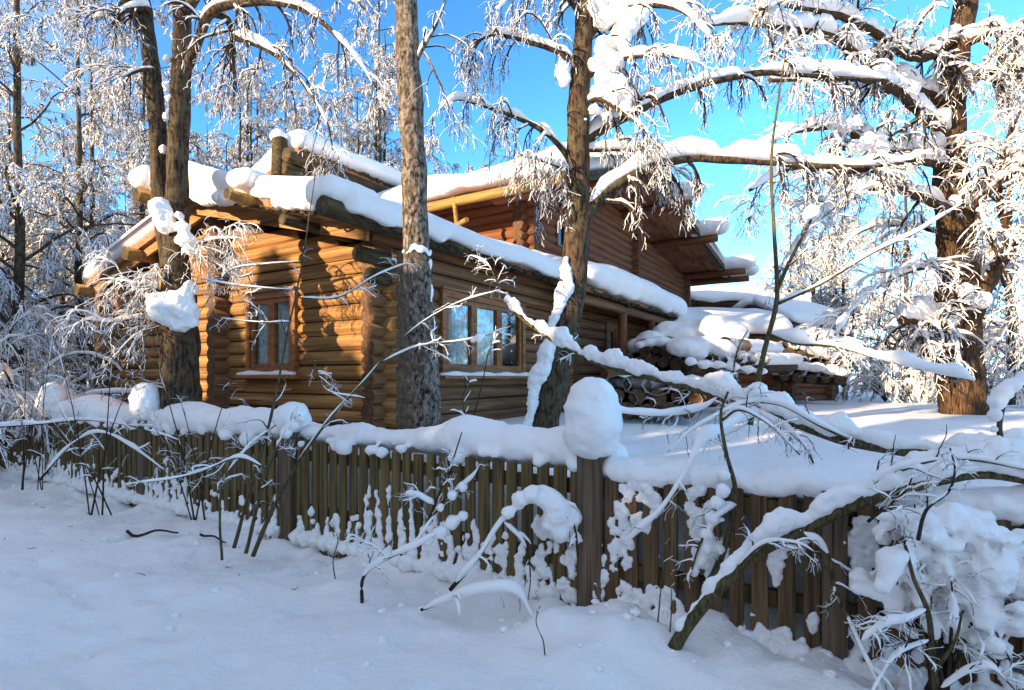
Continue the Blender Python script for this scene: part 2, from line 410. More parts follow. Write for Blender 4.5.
# ------------------------------------------------------------------ fence
fence = thing('wooden_fence', FP(0, 0, 0), 'long mossy picket fence heaped with snow along the lane in front of the log house', 'fence')
PITCH = 0.13; pk = [(-2.75 + i * PITCH) for i in range(122)]
stuffmb = MB(); posts_t = [-4.3, -1.43, 0.0, 3.22, 6.09, 9.0, 11.9]
npk = 0
for i, t in enumerate(pk):
    if min(abs(t - pt) for pt in posts_t) < 0.085: continue
    wd = (0.088 if t > 0 else 0.086) + rng.uniform(-0.008, 0.008)
    top = 0.985 + rng.uniform(-0.018, 0.012); lean = rng.normal(0, 0.006); q0 = rng.uniform(-0.006, 0.006)
    m2 = MB() if npk < 100 else stuffmb
    o = FP(t - wd / 2, q0, -0.25)
    m2.box(o, V * wd, -U * 0.024, ZZ * (top + 0.25) + V * lean)
    if npk < 100: m2.build('picket', M_PICK if t > -0.05 else M_PICKR, fence)
    npk += 1
tag(stuffmb.build('far_pickets', M_PICK, fence), kind='stuff')
for z in (0.28, 0.80):
    m2 = MB(); m2.box(FP(-3.0, 0.012, z), V * 16, U * 0.045, ZZ * 0.10); m2.build('rail', M_PICK, fence)
m2 = MB()
capspec = {0.0: (0.215, 0.53), 3.22: (0.19, 0.26), 6.09: (0.19, 0.44), 9.0: (0.2, 0.42), 11.9: (0.2, 0.4)}
for t in posts_t:
    m2 = MB(); hw = 0.085 if t == 0 else 0.075
    if t == -1.43: hw = 0.06
    topz = 1.10 if t >= 0 else 0.99
    m2.box(FP(t - hw, -0.06, -0.3), V * 2 * hw, U * 0.15, ZZ * (topz + 0.3))
    if t != -1.43: m2.box(FP(t - hw - 0.012, -0.072, topz + 0.002), V * (2 * hw + 0.024), U * 0.174, ZZ * 0.015)
    po = m2.build('post', M_POST, fence)
    if t in capspec:
        r, h = capspec[t]; balls = []
        n = 7
        for k in range(n):
            f = k / (n - 1); rr = r * (1.0 if 0.15 < f < 0.7 else (0.86 if f <= 0.15 else 0.78))
            balls.append((FP(t + 0.015 * math.sin(k * 2.1), 0.015, topz + 0.05 + f * (h - r * 0.9) + 0.02), (rr, rr, min(rr, 0.12))))
        balls.append((FP(t, 0.01, topz + h - r * 0.8), (r * 0.86, r * 0.86, r * 0.8)))
        lumps('snow_cap', balls, M_SNOW, 0.022, po, 5, 0.022, 5.0, int(t * 10))
# snow lying along the top of the fence
balls = []
t = 0.12
while t < 12.6:
    nz = float(fbm(np.array([t * 0.9, 0.3, 0]), 4, 2)); nz2 = float(fbm(np.array([t * 2.6, 4.3, 0]), 6, 2))
    r = 0.165 + 0.085 * nz + 0.05 * nz2; r = max(r, 0.085)
    if rng.uniform() < 0.4:
        s_ = rng.uniform(0.03, 0.07); balls.append((FP(t + rng.uniform(-.04, .04), -0.035 + rng.uniform(-.02, .02), 1.0 + rng.uniform(-0.04, 0.03)), (s_ * 1.3, s_, s_)))
    balls.append((FP(t, 0.17 + 0.04 * nz2, 1.01 + r * 0.55), (r * 1.25, r * 1.5, r)))
    balls.append((FP(t + 0.05, 0.42, 0.95 + r * 0.5), (0.26, 0.26, r * 0.9)))
    t += 0.085
lumps('snow_ridge', balls, M_SNOW, 0.026, fence, 3, 0.018, 5.0, 2)
balls = []
t = -0.13
while t > -3.2:
    nz = float(fbm(np.array([t * 1.9, 0.3, 0]), 14, 2)); nz2 = float(fbm(np.array([t * 7, 2.3, 0]), 16, 2))
    r = 0.085 + 0.03 * nz
    balls.append((FP(t, 0.07, 0.985 + 0.02 * nz2), (0.1, 0.13, r + 0.02 * nz2)))
    balls.append((FP(t, 0.25, 0.93), (0.15, 0.2, 0.11 + 0.03 * nz)))
    t -= 0.045
lumps('snow_ridge', balls, M_SNOW, 0.018, fence, 3, 0.018, 7.0, 3)
# snow packed between and onto the pickets
def cling(t0, t1, dens, zlo, zhi, seed):
    r = np.random.default_rng(seed); balls = []
    tg = pk[0] + (math.ceil((t0 - pk[0]) / PITCH) + 0.5) * PITCH
    while tg < t1:
        cl = np.clip(0.62 + 0.55 * float(fbm(np.array([tg * 1.1, seed, 0]), seed, 2)), 0.05, 1.1)
        for off in (0, r.uniform(-0.05, 0.05)):
            if r.uniform() > dens * (0.5 + cl): continue
            ztop = zlo + (zhi - zlo) * np.clip(cl + r.uniform(-0.3, 0.3), 0.12, 1.15) * (1 if off == 0 else 0.6)
            z = zlo - 0.1; x = tg + off
            while z < ztop:
                f = (z - zlo) / (zhi - zlo); a = r.uniform(0.012, 0.034) * (1.25 - 0.6 * f); h = r.uniform(0.03, 0.085)
                balls.append((FP(x + r.normal(0, 0.012), -0.026 + r.normal(0, 0.006), z), (a, a * 0.8, h)))
                z += h * r.uniform(0.75, 1.7)
            if r.uniform() < 0.3:
                a = r.uniform(0.018, 0.032); balls.append((FP(x + r.normal(0, 0.03), -0.03, ztop - 0.02), (a, a * 0.7, a * 1.2)))
        for _ in range(3):
            z = zlo + (zhi - zlo) * r.uniform(-0.1, 0.8) ** 2; a = r.uniform(0.014, 0.036)
            balls.append((FP(tg + r.uniform(-0.065, 0.065), -0.03, z), (a, a * 0.6, a * r.uniform(0.8, 2.2))))
        a = r.uniform(0.06, 0.1); balls.append((FP(tg, -0.06, zlo - 0.02), (a, 0.07, a * 0.9)))
        tg += PITCH
    return balls
b1 = cling(0.15, 3.1, 0.85, 0.10, 0.60, 31)
tag(lumps('clinging_snow', b1, M_SNOW, 0.0105, fence, 1, 0.012, 22.0, 5), kind='stuff')
b1 = cling(3.3, 10.5, 0.9, 0.10, 0.56, 33)
tag(lumps('clinging_snow', b1, M_SNOW, 0.014, fence, 1, 0.012, 22.0, 6), kind='stuff')
b1 = cling(-2.6, -0.12, 0.3, 0.10, 0.35, 35)
r = np.random.default_rng(5)
def FPX(x, y, out=0.05):
    "point just in front of the pickets seen at this pixel"
    k = (x - 512) / F
    t = (F0[0] - k * F0[1]) / (-V[0] + k * V[1]); Y = F0[1] + t * V[1]
    p = P(x, y, Y); return p - U * out
def patch(balls, x, y, rx, ry, n, rad=(0.016, 0.042)):
    for _ in range(int(n * 1.5)):
        a = r.uniform(0, 6.28); k = math.sqrt(r.uniform())
        s = r.uniform(*rad); balls.append((FPX(x + rx * k * math.cos(a), y + ry * k * math.sin(a), 0.025), (s, s * 0.6, s * r.uniform(0.9, 1.6))))
for a in [(640, 500, 22, 26, 34), (622, 545, 10, 40, 20), (700, 520, 12, 45, 24), (718, 560, 14, 30, 18), (775, 560, 8, 20, 8), (655, 600, 30, 16, 18),
          (790, 540, 18, 20, 14), (860, 545, 22, 30, 26), (900, 590, 20, 30, 18)]:
    patch(b1, *a)
tag(lumps('clinging_snow', b1, M_SNOW, 0.0105, fence, 1, 0.013, 22.0, 7), kind='stuff')
b1 = []
for a in [(555, 520, 18, 20, 16), (570, 570, 10, 30, 16), (585, 600, 12, 25, 14), (545, 555, 8, 22, 8), (600, 560, 8, 24, 9), (597, 600, 8, 16, 8), (500, 545, 14, 14, 8), (520, 575, 30, 20, 16)]:
    patch(b1, *a)
tag(lumps('clinging_snow', b1, M_SNOW, 0.0105, fence, 1, 0.013, 22.0, 8), kind='stuff')

rc = np.random.default_rng(44); mb = MB(); m2 = MB()
for i in range(500):
    t = rc.uniform(-3.2, 9); q = -0.12 - abs(rc.normal(0, 0.9)) if i < 650 else rc.uniform(-3.2, -0.2)
    z = float(ground_z(np.array(t), np.array(q))); s = 0.005 + 0.024 * rc.uniform() ** 5
    p = FP(t, q, z + s * 0.3); vv = ICO_V * (1 + 0.25 * rc.normal(0, 1, (len(ICO_V), 1)) * 0.5) * np.array([s * 1.2, s, s * 0.8]); mb.add(vv + p, ICO_F, 0, False)
for i in range(26):
    t = rc.uniform(-3, 8); q = -0.1 - abs(rc.normal(0, 1.1)); z = float(ground_z(np.array(t), np.array(q))) + 0.006; L = rc.uniform(0.02, 0.10); an = rc.uniform(0, 6.28)
    p = FP(t, q, z); d = np.array([math.cos(an), math.sin(an), rc.uniform(-0.1, 0.35)]) * L
    m2.tubes(np.stack([p, p + d * 0.5 + rc.normal(0, 0.004, 3), p + d]), np.array([0.003, 0.0028, 0.0015]), 5)
tag(mb.build('snow_crumbs', M_SNOW), 'crumbs of fallen snow scattered over the snow before the fence', 'snow', kind='stuff')
tag(m2.build('twig_litter', M_TWIG), 'broken twigs and bark bits dropped on the snow before the fence', 'litter', kind='stuff')

# ------------------------------------------------------------------ log house
C0 = np.array([-1.724, 7.60, 0.0])
def W(t, d, z): return C0 + t * U + d * V + np.array([0, 0, z])
house = thing('log_house', W(0, 0, 0), 'large brown log house with low snow covered roofs behind the picket fence', 'house')
R_LOG = 0.125; PZ = 0.212
def log(mb, p0, p1, r=R_LOG, seed=0, capmat=1, sides=14, mat=0):
    p0, p1 = np.asarray(p0, float), np.asarray(p1, float); L = np.linalg.norm(p1 - p0); n = max(2, int(L / 0.35) + 1)
    f = np.linspace(0, 1, n)[:, None]; pts = p0 * (1 - f) + p1 * f
    rr = r * (1 + 0.05 * vnoise(pts * 1.3 + seed * 7.1, seed)) 
    pts = pts + 0.010 * np.stack([vnoise(pts * 0.9 + 3, seed + 1), vnoise(pts * 0.9 + 9, seed + 2), vnoise(pts * 0.9 + 5, seed + 3)], -1)
    mb.tubes(pts, rr, sides, caps=True, mat=mat, capmat=capmat)
def course(mb, fn, a, b, z, openings, seed, ends=0.32, r=R_LOG):
    "one log of a wall from a to b, interrupted by openings (a0, a1, z0, z1)"
    cuts = [(o[0], o[1]) for o in openings if o[2] - 0.05 < z < o[3] + 0.05]
    x = a - ends
    for c0, c1 in sorted(cuts):
        if c0 > x: log(mb, fn(x, z), fn(c0, z), r, seed)
        x = c1
    log(mb, fn(x, z), fn(b + ends, z), r, seed)
# roof of the low wing
RE, RS, RIDGE = 3.55, 0.240, 3.9
def zr(d): return RE + RS * (d + 0.5) if d <= RIDGE else RE + RS * (8.3 - d)
win_g = (1.80, 2.84, H + 0.15, H + 1.24); win_l = (1.13, 3.36, H + 0.14, H + 1.24)
mb = MB(); k = 0
z = 0.62
while z < 5.0:
    lo, hi = 0.0, 7.8
    if z > zr(0) - 0.30:
        lo = (z + 0.28 - RE) / RS - 0.5; hi = 8.3 - (z + 0.28 - RE) / RS
        if hi - lo < 0.5: break
        course(mb, lambda x, q: W(0, x, q), lo, hi, z, [], k, 0.0)
    else:
        course(mb, lambda x, q: W(0, x, q), lo, hi, z, [win_g], k)
    k += 1; z += PZ
mb.build('gable_wall', [M_LOGV_SUN, M_LOGEND], house)
mb = MB(); z = 0.62 + PZ / 2
door_o = (7.45, 7.95, 1.2, H + 1.25)
while z < 3.52:
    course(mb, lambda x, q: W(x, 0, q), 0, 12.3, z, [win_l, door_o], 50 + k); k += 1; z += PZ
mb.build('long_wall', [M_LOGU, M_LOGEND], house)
mb = MB(); z = 0.62 + PZ / 2
while z < 3.45:
    for p_, q_ in ([(0.1, win_g[0] - .1), (win_g[1] + .1, 7.7)] if win_g[2] - .1 < z < win_g[3] + .1 else [(0.1, 7.7)]):
        log(mb, W(-0.062, p_, z), W(-0.062, q_, z), 0.020, int(z * 90), 0, 8)
    z += PZ
mb.build('caulking', M_CHINK, house)
mb = MB(); z = 0.62 + PZ
while z < 3.4:
    cuts = [0.1] + ([win_l[0] - .1, win_l[1] + .1] if win_l[2] - .1 < z < win_l[3] + .1 else []) + ([7.35, 8.05] if 1.2 < z < H + 1.3 else []) + [12.2]
    for p_, q_ in zip(cuts[::2], cuts[1::2]): log(mb, W(p_, -0.062, z), W(q_, -0.062, z), 0.020, int(z * 80), 0, 8)
    z += PZ
mb.build('caulking', M_CHINK, house)
# cross walls whose log ends stand out of the facades
mb = MB(); z = 0.62 + PZ / 2
while z < 4.2:
    log(mb, W(-0.34, 3.63, z), W(0.6, 3.63, z), R_LOG * 1.02, k); k += 1
    z += PZ
mb.build('partition_log_ends', [M_LOGU, M_LOGEND], house)
mb = MB(); z = 0.62 + PZ / 2
while z < 3.4:
    log(mb, W(-0.34, 7.8, z), W(3, 7.8, z), R_LOG, k); k += 1; z += PZ
mb.build('corner_log_ends', [M_LOGU, M_LOGEND], house)
for t in (5.15, 12.3):
    mb = MB(); z = 0.62
    while z < 3.35:
        log(mb, W(t, -0.36, z), W(t, 0.6, z), R_LOG, k); k += 1; z += PZ
    mb.build('partition_log_ends', [M_LOGV_SUN, M_LOGEND], house)
# windows
def window(o, ax, nrmv, w_, h_, panes, fw=0.075, dark=(), sillsnow=True):
    "o: lower left outer corner on the wall's axis plane, ax: horizontal unit vector, nrmv: outward normal"
    mb = MB(); o = np.asarray(o, float); y0 = 0.075; dep = 0.09
    def bar(x0, x1, z0, z1, d0=y0, dd=dep): mb.box(o + ax * x0 + ZZ * z0 + nrmv * d0, ax * (x1 - x0), nrmv * dd, ZZ * (z1 - z0))
    c = 0.10   # outer casing, then the sashes a little behind
    bar(-c, 0.0, -c, h_ + c); bar(w_, w_ + c, -c, h_ + c); bar(0, w_, h_, h_ + c); bar(0, w_, -c, 0)
    bar(-c - 0.03, w_ + c + 0.03, h_ + c + 0.002, h_ + c + 0.03, y0, dep + 0.04)
    xs = np.linspace(0, w_, panes + 1)
    for i in range(panes):
        a, b_ = xs[i] + 0.003, xs[i + 1] - 0.003
        bar(a, a + fw, 0.003, h_ - 0.003, 0.06, 0.075); bar(b_ - fw, b_, 0.003, h_ - 0.003, 0.06, 0.075)
        bar(a + fw, b_ - fw, 0.003, fw, 0.06, 0.075); bar(a + fw, b_ - fw, h_ - fw, h_ - 0.003, 0.06, 0.075)
    wo_ = mb.build('window', M_BOARD, house)
    for i in range(panes):
        a, b_ = xs[i] + fw, xs[i + 1] - fw
        m2 = MB(); m2.box(o + ax * (a - 0.01) + ZZ * (fw - 0.01) + nrmv * 0.09, ax * (b_ - a + 0.02), nrmv * 0.006, ZZ * (h_ - 2 * fw + 0.02)); m2.build('pane', M_GLASS, wo_)
        if i in dark: continue
        m2 = MB(); n = 60; u_ = np.linspace(a - 0.04, b_ + 0.04, n)
        for g in (0,):
            y = 0.018 * np.sin(u_ * 55 + 0.8 * np.sin(u_ * 17)) + 0.008 * np.sin(u_ * 131)
            vt = np.stack([o + ax * uu + nrmv * (0.035 + yy) + ZZ * 0.02 for uu, yy in zip(u_, y)]); vb = vt + ZZ * (h_ - 0.04)
            vt2, vb2 = vt - nrmv * 0.004, vb - nrmv * 0.004
            vv = np.concatenate([vt, vb, vt2, vb2]); q = []
            for j in range(n - 1):
                q.append([j, j + 1, n + j + 1, n + j]); q.append([3 * n + j, 3 * n + j + 1, 2 * n + j + 1, 2 * n + j])
            m2.add(vv, q)
        m2.build('curtain', M_CURT, wo_)
    m2 = MB(); m2.box(o - ax * 0.3 - ZZ * 0.3 - nrmv * 0.30, ax * (w_ + 0.6), nrmv * 0.01, ZZ * (h_ + 0.6)); m2.build('dark_room', M_DARK, wo_)
    m2 = MB(); m2.box(o - ax * 0.22 + ZZ * (-c - 0.05) + nrmv * 0.09, ax * (w_ + 0.44), nrmv * 0.22, ZZ * 0.045)
    m2.build('sill', M_BOARD, wo_)
    if sillsnow:
        balls = []
        for x in np.arange(-0.15, w_ + 0.16, 0.05):
            a = 0.045 + 0.015 * math.sin(x * 9)
            balls.append((o + ax * x + ZZ * (-c + 0.012) + nrmv * 0.215, (0.07, 0.07, a)))
        lumps('sill_snow', balls, M_SNOW, 0.014, wo_, 3, 0.006, 12, 3)
    return wo_
window(W(0, win_g[1], win_g[2]), -V, -U, win_g[1] - win_g[0], win_g[3] - win_g[2], 2)
window(W(win_l[0], 0, win_l[2]), U, -V, win_l[1] - win_l[0], win_l[3] - win_l[2], 3, dark=(2,))
window(W(7.45, 0, 1.9), U, -V, 0.5, H + 1.25 - 1.9, 1, sillsnow=False)

def slab(mb, t0, t1, d0, z0, d1, z1, th=0.11, mat=0):
    "roof slab between eave (d0, z0) and ridge (d1, z1), top surface at the given heights"
    mb.box(W(t0, d0, z0 - th), W(t1, d0, 0) - W(t0, d0, 0), W(0, d1, z1) - W(0, d0, z0), ZZ * th, mat)
mb = MB()
slab(mb, -1.05, 4.6, -0.5, RE, RIDGE, zr(RIDGE)); slab(mb, -0.4, 5.2, 8.3, RE, RIDGE + 0.004, zr(RIDGE) - 0.003)
slab(mb, 4.62, 5.2, 0.8, RE + 0.3, RIDGE, zr(RIDGE))
roof1 = mb.build('roof', M_SOFFIT, house)
def purl(t0, t1, d, z, r=0.12):
    m2 = MB(); log(m2, W(t0, d, z), W(t1, d, z), r, int(d * 10 + 90)); return m2
for t0, d, dz, r_ in [(-1.35, 3.9, -0.22, 0.10), (-1.42, 1.35, -0.05, 0.075), (-1.15, 0.62, -0.24, 0.07), (-1.38, -0.42, -0.05, 0.115), (-0.6, 6.0, -0.2, 0.12), (-0.6, 8.1, -0.2, 0.12)]:
    purl(t0, 1.2, d, zr(d) + dz, r_).build('purlin', [M_GOLDW if d > 3 or d == 1.35 else M_DARKW, M_DARKW], house)
m2 = MB()
for a in range(2): log(m2, W(-0.62 + 0.2 * a, -0.14, 3.16 - a * 0.24), W(0.2, -0.14, 3.16 - a * 0.24), 0.10, 70 + a)
m2.build('bracket', [M_DARKW, M_DARKW], house)
# fascia under the gable overhang
m2 = MB()
m2.box(W(-0.62, -0.3, zr(-0.3) - 0.30), W(0, 3.9, zr(3.9)) - W(0, -0.3, zr(-0.3)), U * 0.05, ZZ * 0.19)
m2.box(W(-0.32, 8.1, zr(8.1) - 0.30), W(0, 3.95, zr(3.9)) - W(0, 8.1, zr(8.1)), U * 0.05, ZZ * 0.19)
m2.build('gable_board', M_LOGV_SUN, house)
# ragged bark edge hanging out under the eave snow
def ragged(fn, x0, x1, n, seed, amp=0.11):
    r = np.random.default_rng(seed); m2 = MB()
    for i in range(n):
        x = x0 + (x1 - x0) * (i + r.uniform(0, 1)) / n; L = r.uniform(0.06, 0.30); h = r.uniform(0.02, amp)
        a = fn(x, r.uniform(-0.05, 0.06), r.uniform(-0.02, 0.03)); b_ = fn(x + L, r.uniform(-0.05, 0.10), r.uniform(-0.03, 0.02))
        pts = np.stack([a, (a + b_) / 2 + r.normal(0, 0.02, 3), b_]); m2.tubes(pts, np.array([0.012, h * 0.5, 0.01]), 5, squash=r.uniform(0.3, 0.8))
    return m2
ragged(lambda x, o_, z_: W(x, -0.52 + o_, RE - 0.09 + z_), -1.1, 4.55, 170, 1).build('eave_bark', M_DARKW, house)
def roof_snow(A, dl, L, dsv, Sl, T_, seed, name='roof_snow', endr=0.35, NL=120, K=72, lip=0.10, eave=0.14, parent=None):
    "a thick quilt of snow: A eave corner, dl unit along the eave, dsv unit up the slope"
    l = np.linspace(-0.06, L + 0.06, NL); th = np.linspace(0, 2 * math.pi, K, endpoint=False)
    sp = lambda x, e: np.sign(x) * np.abs(x) ** e
    c, s = sp(np.cos(th), 0.30), sp(np.sin(th), 0.75)
    e = np.clip(np.minimum(l + 0.06, L + 0.06 - l) / endr, 0, 1); e = np.sqrt(np.maximum(1 - (1 - e) ** 2, 0.0))
    nrml = np.cross(dl, dsv); nrml = nrml * np.sign(nrml[2]); nn = nrm(nrml)
    LL, _ = np.meshgrid(l, th, indexing='ij')
    n1 = fbm(np.stack([LL * 0.7, c[None] * Sl * 0.4 + 0 * LL, 0 * LL], -1), seed, 3); n2 = fbm(np.stack([LL * 2.0, 0 * LL, 0 * LL], -1), seed + 5, 3)
    ss = Sl / 2 + (Sl / 2) * c[None] * (0.35 + 0.65 * e[:, None] ** 0.3)
    low = np.clip(-c[None], 0, 1) ** 6
    ss = ss - low * (eave + 0.06 * n2)
    hh = T_ / 2 + (T_ / 2) * s[None] * e[:, None]
    top = np.clip(s[None], 0, 1)
    hh = hh + top * (0.20 * T_ * n1) * e[:, None] - (1 - top) * low * (lip + 0.07 * n2)
    pts = A + LL[..., None] * dl + ss[..., None] * dsv + hh[..., None] * nn
    m2 = MB(); i = np.arange(NL - 1)[:, None] * K; k_ = np.arange(K)[None]; k2 = (k_ + 1) % K
    q = np.stack([i + k_, i + k2, i + K + k2, i + K + k_], -1).reshape(-1, 4)
    m2.add(pts, q if np.dot(np.cross(dl, dsv), nn) < 0 else q[:, ::-1])
    f = np.arange(K)[None]; m2.f.append((np.concatenate([f, (NL - 1) * K + f[:, ::-1]]), 0, True))
    return m2.build(name, M_SNOW, parent or house)
dsr = nrm(W(0, RIDGE, zr(RIDGE)) - W(0, -0.5, RE)); SLr = np.linalg.norm(W(0, RIDGE, zr(RIDGE)) - W(0, -0.5, RE))
dsl = nrm(W(0, RIDGE, zr(RIDGE)) - W(0, 8.3, RE))
roof_snow(W(-1.14, -0.5, RE + 0.01), U, 5.77, dsr, SLr, 0.34, 11, NL=190, parent=roof1, endr=0.16, lip=0.15)
roof_snow(W(-0.42, 8.3, RE + 0.01), U, 5.6, dsl, SLr - 0.02, 0.40, 12, parent=roof1)
# snow blocks over the purlin ends along the gable edge
for d, dz, sx, h_ in [(3.95, 0.12, 0.22, 0.17), (-0.30, 0.14, 0.22, 0.17), (1.3, 0.20, 0.16, 0.13)]:
    balls = []
    for a in np.linspace(-1.24 if d < 3 else -1.22, -0.7, 6):
        for b_ in (-0.5, 0, 0.5): balls.append((W(a, d + b_ * sx, zr(d) + dz), (0.15, sx * 0.7, h_)))
    lumps('snow_block', balls, M_SNOW, 0.03, roof1, 5, 0.015, 5, int(d * 9))

# snow curling over the gable edge, with torn bark showing under it
rr_ = np.random.default_rng(61); balls = []
for d in np.arange(-0.45, 3.85, 0.05):
    nzv = float(fbm(np.array([d * 1.6, 2.2, 0]), 61, 3)); s_ = 0.085 + 0.035 * nzv
    balls.append((W(-1.06, d, zr(d) + 0.12 - 0.06 * max(nzv, 0)), (0.10, 0.09, 0.12)))
    if nzv > -0.15: balls.append((W(-1.10 + rr_.uniform(-.02, .02), d, zr(d) - 0.02 - 0.07 * nzv), (0.055, s_, s_ * 0.9)))
lumps('gable_snow_lip', balls, M_SNOW, 0.022, roof1, 3, 0.016, 7, 61)
ragged(lambda x, o_, z_: W(-1.07 + o_ * 0.7, x, zr(x) - 0.11 + z_), -0.45, 3.7, 90, 7, 0.09).build('gable_bark', M_DARKW, house)

# lower roof over the porch at the end of the long wall
PE = H + 1.75
mb = MB(); slab(mb, 4.4, 11.0, -1.05, PE, 1.0, PE + 0.55, 0.10)
roof2 = mb.build('porch_roof', M_SOFFIT, house)
ragged(lambda x, o_, z_: W(x, -1.07 + o_, PE - 0.08 + z_), 4.4, 10.9, 130, 3, 0.13).build('eave_bark', M_DARKW, house)
dsp = nrm(np.array(W(0, 1.0, PE + 0.55) - W(0, -1.05, PE)))
roof_snow(W(4.38, -1.05, PE + 0.01), U, 6.6, dsp, 1.75, 0.56, 17, endr=0.5, parent=roof2, lip=0.14)
for t in (6.6, 8.6, 10.7):
    m2 = MB(); log(m2, W(t, -0.85, 0.6), W(t, -0.85, PE - 0.1), 0.10, int(t * 7)); m2.build('porch_post', [M_UPU, M_LOGEND], house)
m2 = MB(); log(m2, W(4.2, -0.85, PE - 0.2), W(11.1, -0.85, PE - 0.2), 0.10, 33); m2.build('porch_beam', [M_LOGU, M_LOGEND], house)
m2 = MB()
for zz in (1.25, 1.47, 1.69): log(m2, W(5.3, -0.95, zz), W(9.5, -0.95, zz), 0.09, int(zz * 50))
m2.build('porch_rail', [M_LOGU, M_LOGEND], house)

# upper storey: ridge along V, gable towards the lane
TL, TM, TR = 4.15, 9.0, 19.5; ZL, ZM, ZR = H + 3.92, H + 5.65, H + 4.35
def zu(t): return ZL + (ZM - ZL) * (t - TL) / (TM - TL) if t <= TM else ZM + (ZR - ZM) * (t - TM) / (TR - TM)
mb = MB(); z = 3.3; wl, wr = 5.35, 18.3; k = 200
uwin = (6.7, 7.2, H + 3.25, H + 3.85)
while z < ZM:
    lo, hi = wl, wr
    if z > zu(wl) - 0.28: lo = TL + (z + 0.28 - ZL) / (ZM - ZL) * (TM - TL)
    if z > zu(wr) - 0.28: hi = TM + (z + 0.28 - ZM) / (ZR - ZM) * (TR - TM)
    if hi - lo < 0.5: break
    course(mb, lambda x, q: W(x, 1.0, q), lo, hi, z, [uwin], k, 0.3 if lo == wl else 0.0); k += 1; z += PZ
mb.build('upper_gable_wall', [M_UPU, M_LOGEND], house)
mb = MB(); z = 3.3 + PZ / 2
while z < zu(wl) - 0.2:
    course(mb, lambda x, q: W(wl, x, q), 1.0, 8.0, z, [], k); k += 1; z += PZ
mb.build('upper_side_wall', [M_UPV, M_LOGEND], house)
mb = MB(); z = 3.3 + PZ / 2
while z < zu(12.1) - 0.3:
    log(mb, W(12.1, 0.68, z), W(12.1, 2, z), R_LOG, k); k += 1; z += PZ
mb.build('partition_log_ends', [M_UPV, M_LOGEND], house)
mb = MB(); z = 3.3 + PZ / 2
while z < zu(wr) - 0.2:
    log(mb, W(wr, 0.68, z), W(wr, 6, z), R_LOG, k); k += 1; z += PZ
mb.build('upper_side_wall', [M_UPV, M_LOGEND], house)
m2 = MB(); fr = 0.06
for a in [(uwin[0], uwin[2], 0.5, fr), (uwin[0], uwin[3] - fr, 0.5, fr), (uwin[0], uwin[2], fr, 0.6), (uwin[1] - fr, uwin[2], fr, 0.6)]:
    m2.box(W(a[0], 0.86 + 0.001 * a[2], a[1] + 0.001 * a[3]), U * a[2], V * 0.1, ZZ * a[3])
wu = m2.build('window', M_BOARD, house)
m2 = MB(); m2.box(W(uwin[0], 0.93, uwin[2]), U * 0.5, V * 0.01, ZZ * 0.6); m2.build('pane', flat_mat('dark_pane', (0.01, 0.012, 0.015), 0.1), wu)
mb = MB()
def slab2(t0, z0, t1, z1, d0, d1, th=0.12):
    mb.box(W(t0, d0, z0 - th), W(t1, 0, z1) - W(t0, 0, z0), V * (d1 - d0), ZZ * th)
slab2(TL, ZL, TM, ZM, -0.7, 9.5); slab2(TR, ZR, TM + 0.004, ZM - 0.003, -0.702, 9.5)
roof3 = mb.build('upper_roof', M_SOFFIT, house)
for t, dz, ex in [(4.45, -0.2, 0.1), (6.7, -0.26, 0.2), (9.0, -0.30, 0.3), (11.2, -0.26, 0.5), (14.2, -0.27, 0.6), (18.2, -0.27, 0.8), (19.3, -0.25, 0.75)]:
    m2 = MB(); log(m2, W(t, -0.7 - ex, zu(t) + dz), W(t, 1.2, zu(t) + dz), 0.13, int(t * 9)); m2.build('purlin', [M_UPV, M_DARKW], house)
m2 = MB(); log(m2, W(TL - 0.05, -0.85, ZL - 0.10), W(TL - 0.05, 8, ZL - 0.10), 0.10, 77)
m2.build('eave_pole', [M_GOLDW, M_GOLDW], house)
m2 = MB(); log(m2, W(TL - 0.1, 1.9, ZL - 0.75), W(TL - 0.1, 2.0, ZL - 0.02), 0.05, 79); log(m2, W(TL - 0.3, 1.5, ZL - 0.62), W(TL + 0.3, 2.6, ZL - 0.62), 0.05, 80)
m2.build('gutter_hook', [M_GOLDW, M_GOLDW], house)
# barge boards on the rake
m2 = MB(); m2.box(W(TR, -0.76, ZR - 0.20), W(TM, 0, ZM) - W(TR, 0, ZR), V * 0.05, ZZ * 0.20); m2.box(W(TL, -0.762, ZL - 0.20), W(TM, 0, ZM) - W(TL, 0, ZL), V * 0.05, ZZ * 0.20)
m2.build('barge_board', M_DARKW, house)
s1 = nrm(W(TM, 0, ZM) - W(TL, 0, ZL)); s2 = nrm(W(TM, 0, ZM) - W(TR, 0, ZR))
roof_snow(W(TL, -0.72, ZL + 0.01), V, 10.2, s1, np.linalg.norm(W(TM, 0, ZM) - W(TL, 0, ZL)), 0.55, 21, endr=0.25, parent=roof3, lip=0.02)
roof_snow(W(TR, -0.72, ZR + 0.01), V, 10.2, s2, np.linalg.norm(W(TM, 0, ZM) - W(TR, 0, ZR)), 0.50, 22, endr=0.25, parent=roof3, lip=0.02)
for t, ex in [(11.2, 0.5), (14.2, 0.6), (18.3, 0.8), (19.3, 0.75)]:
    balls = []
    for a in np.linspace(-0.75 - ex, -0.6, 6): balls.append((W(t, a, zu(t) + 0.12), (0.36, 0.36, 0.30)))
    lumps('snow_block', balls, M_SNOW, 0.05, roof3, 5, 0.02, 4, int(t * 9))

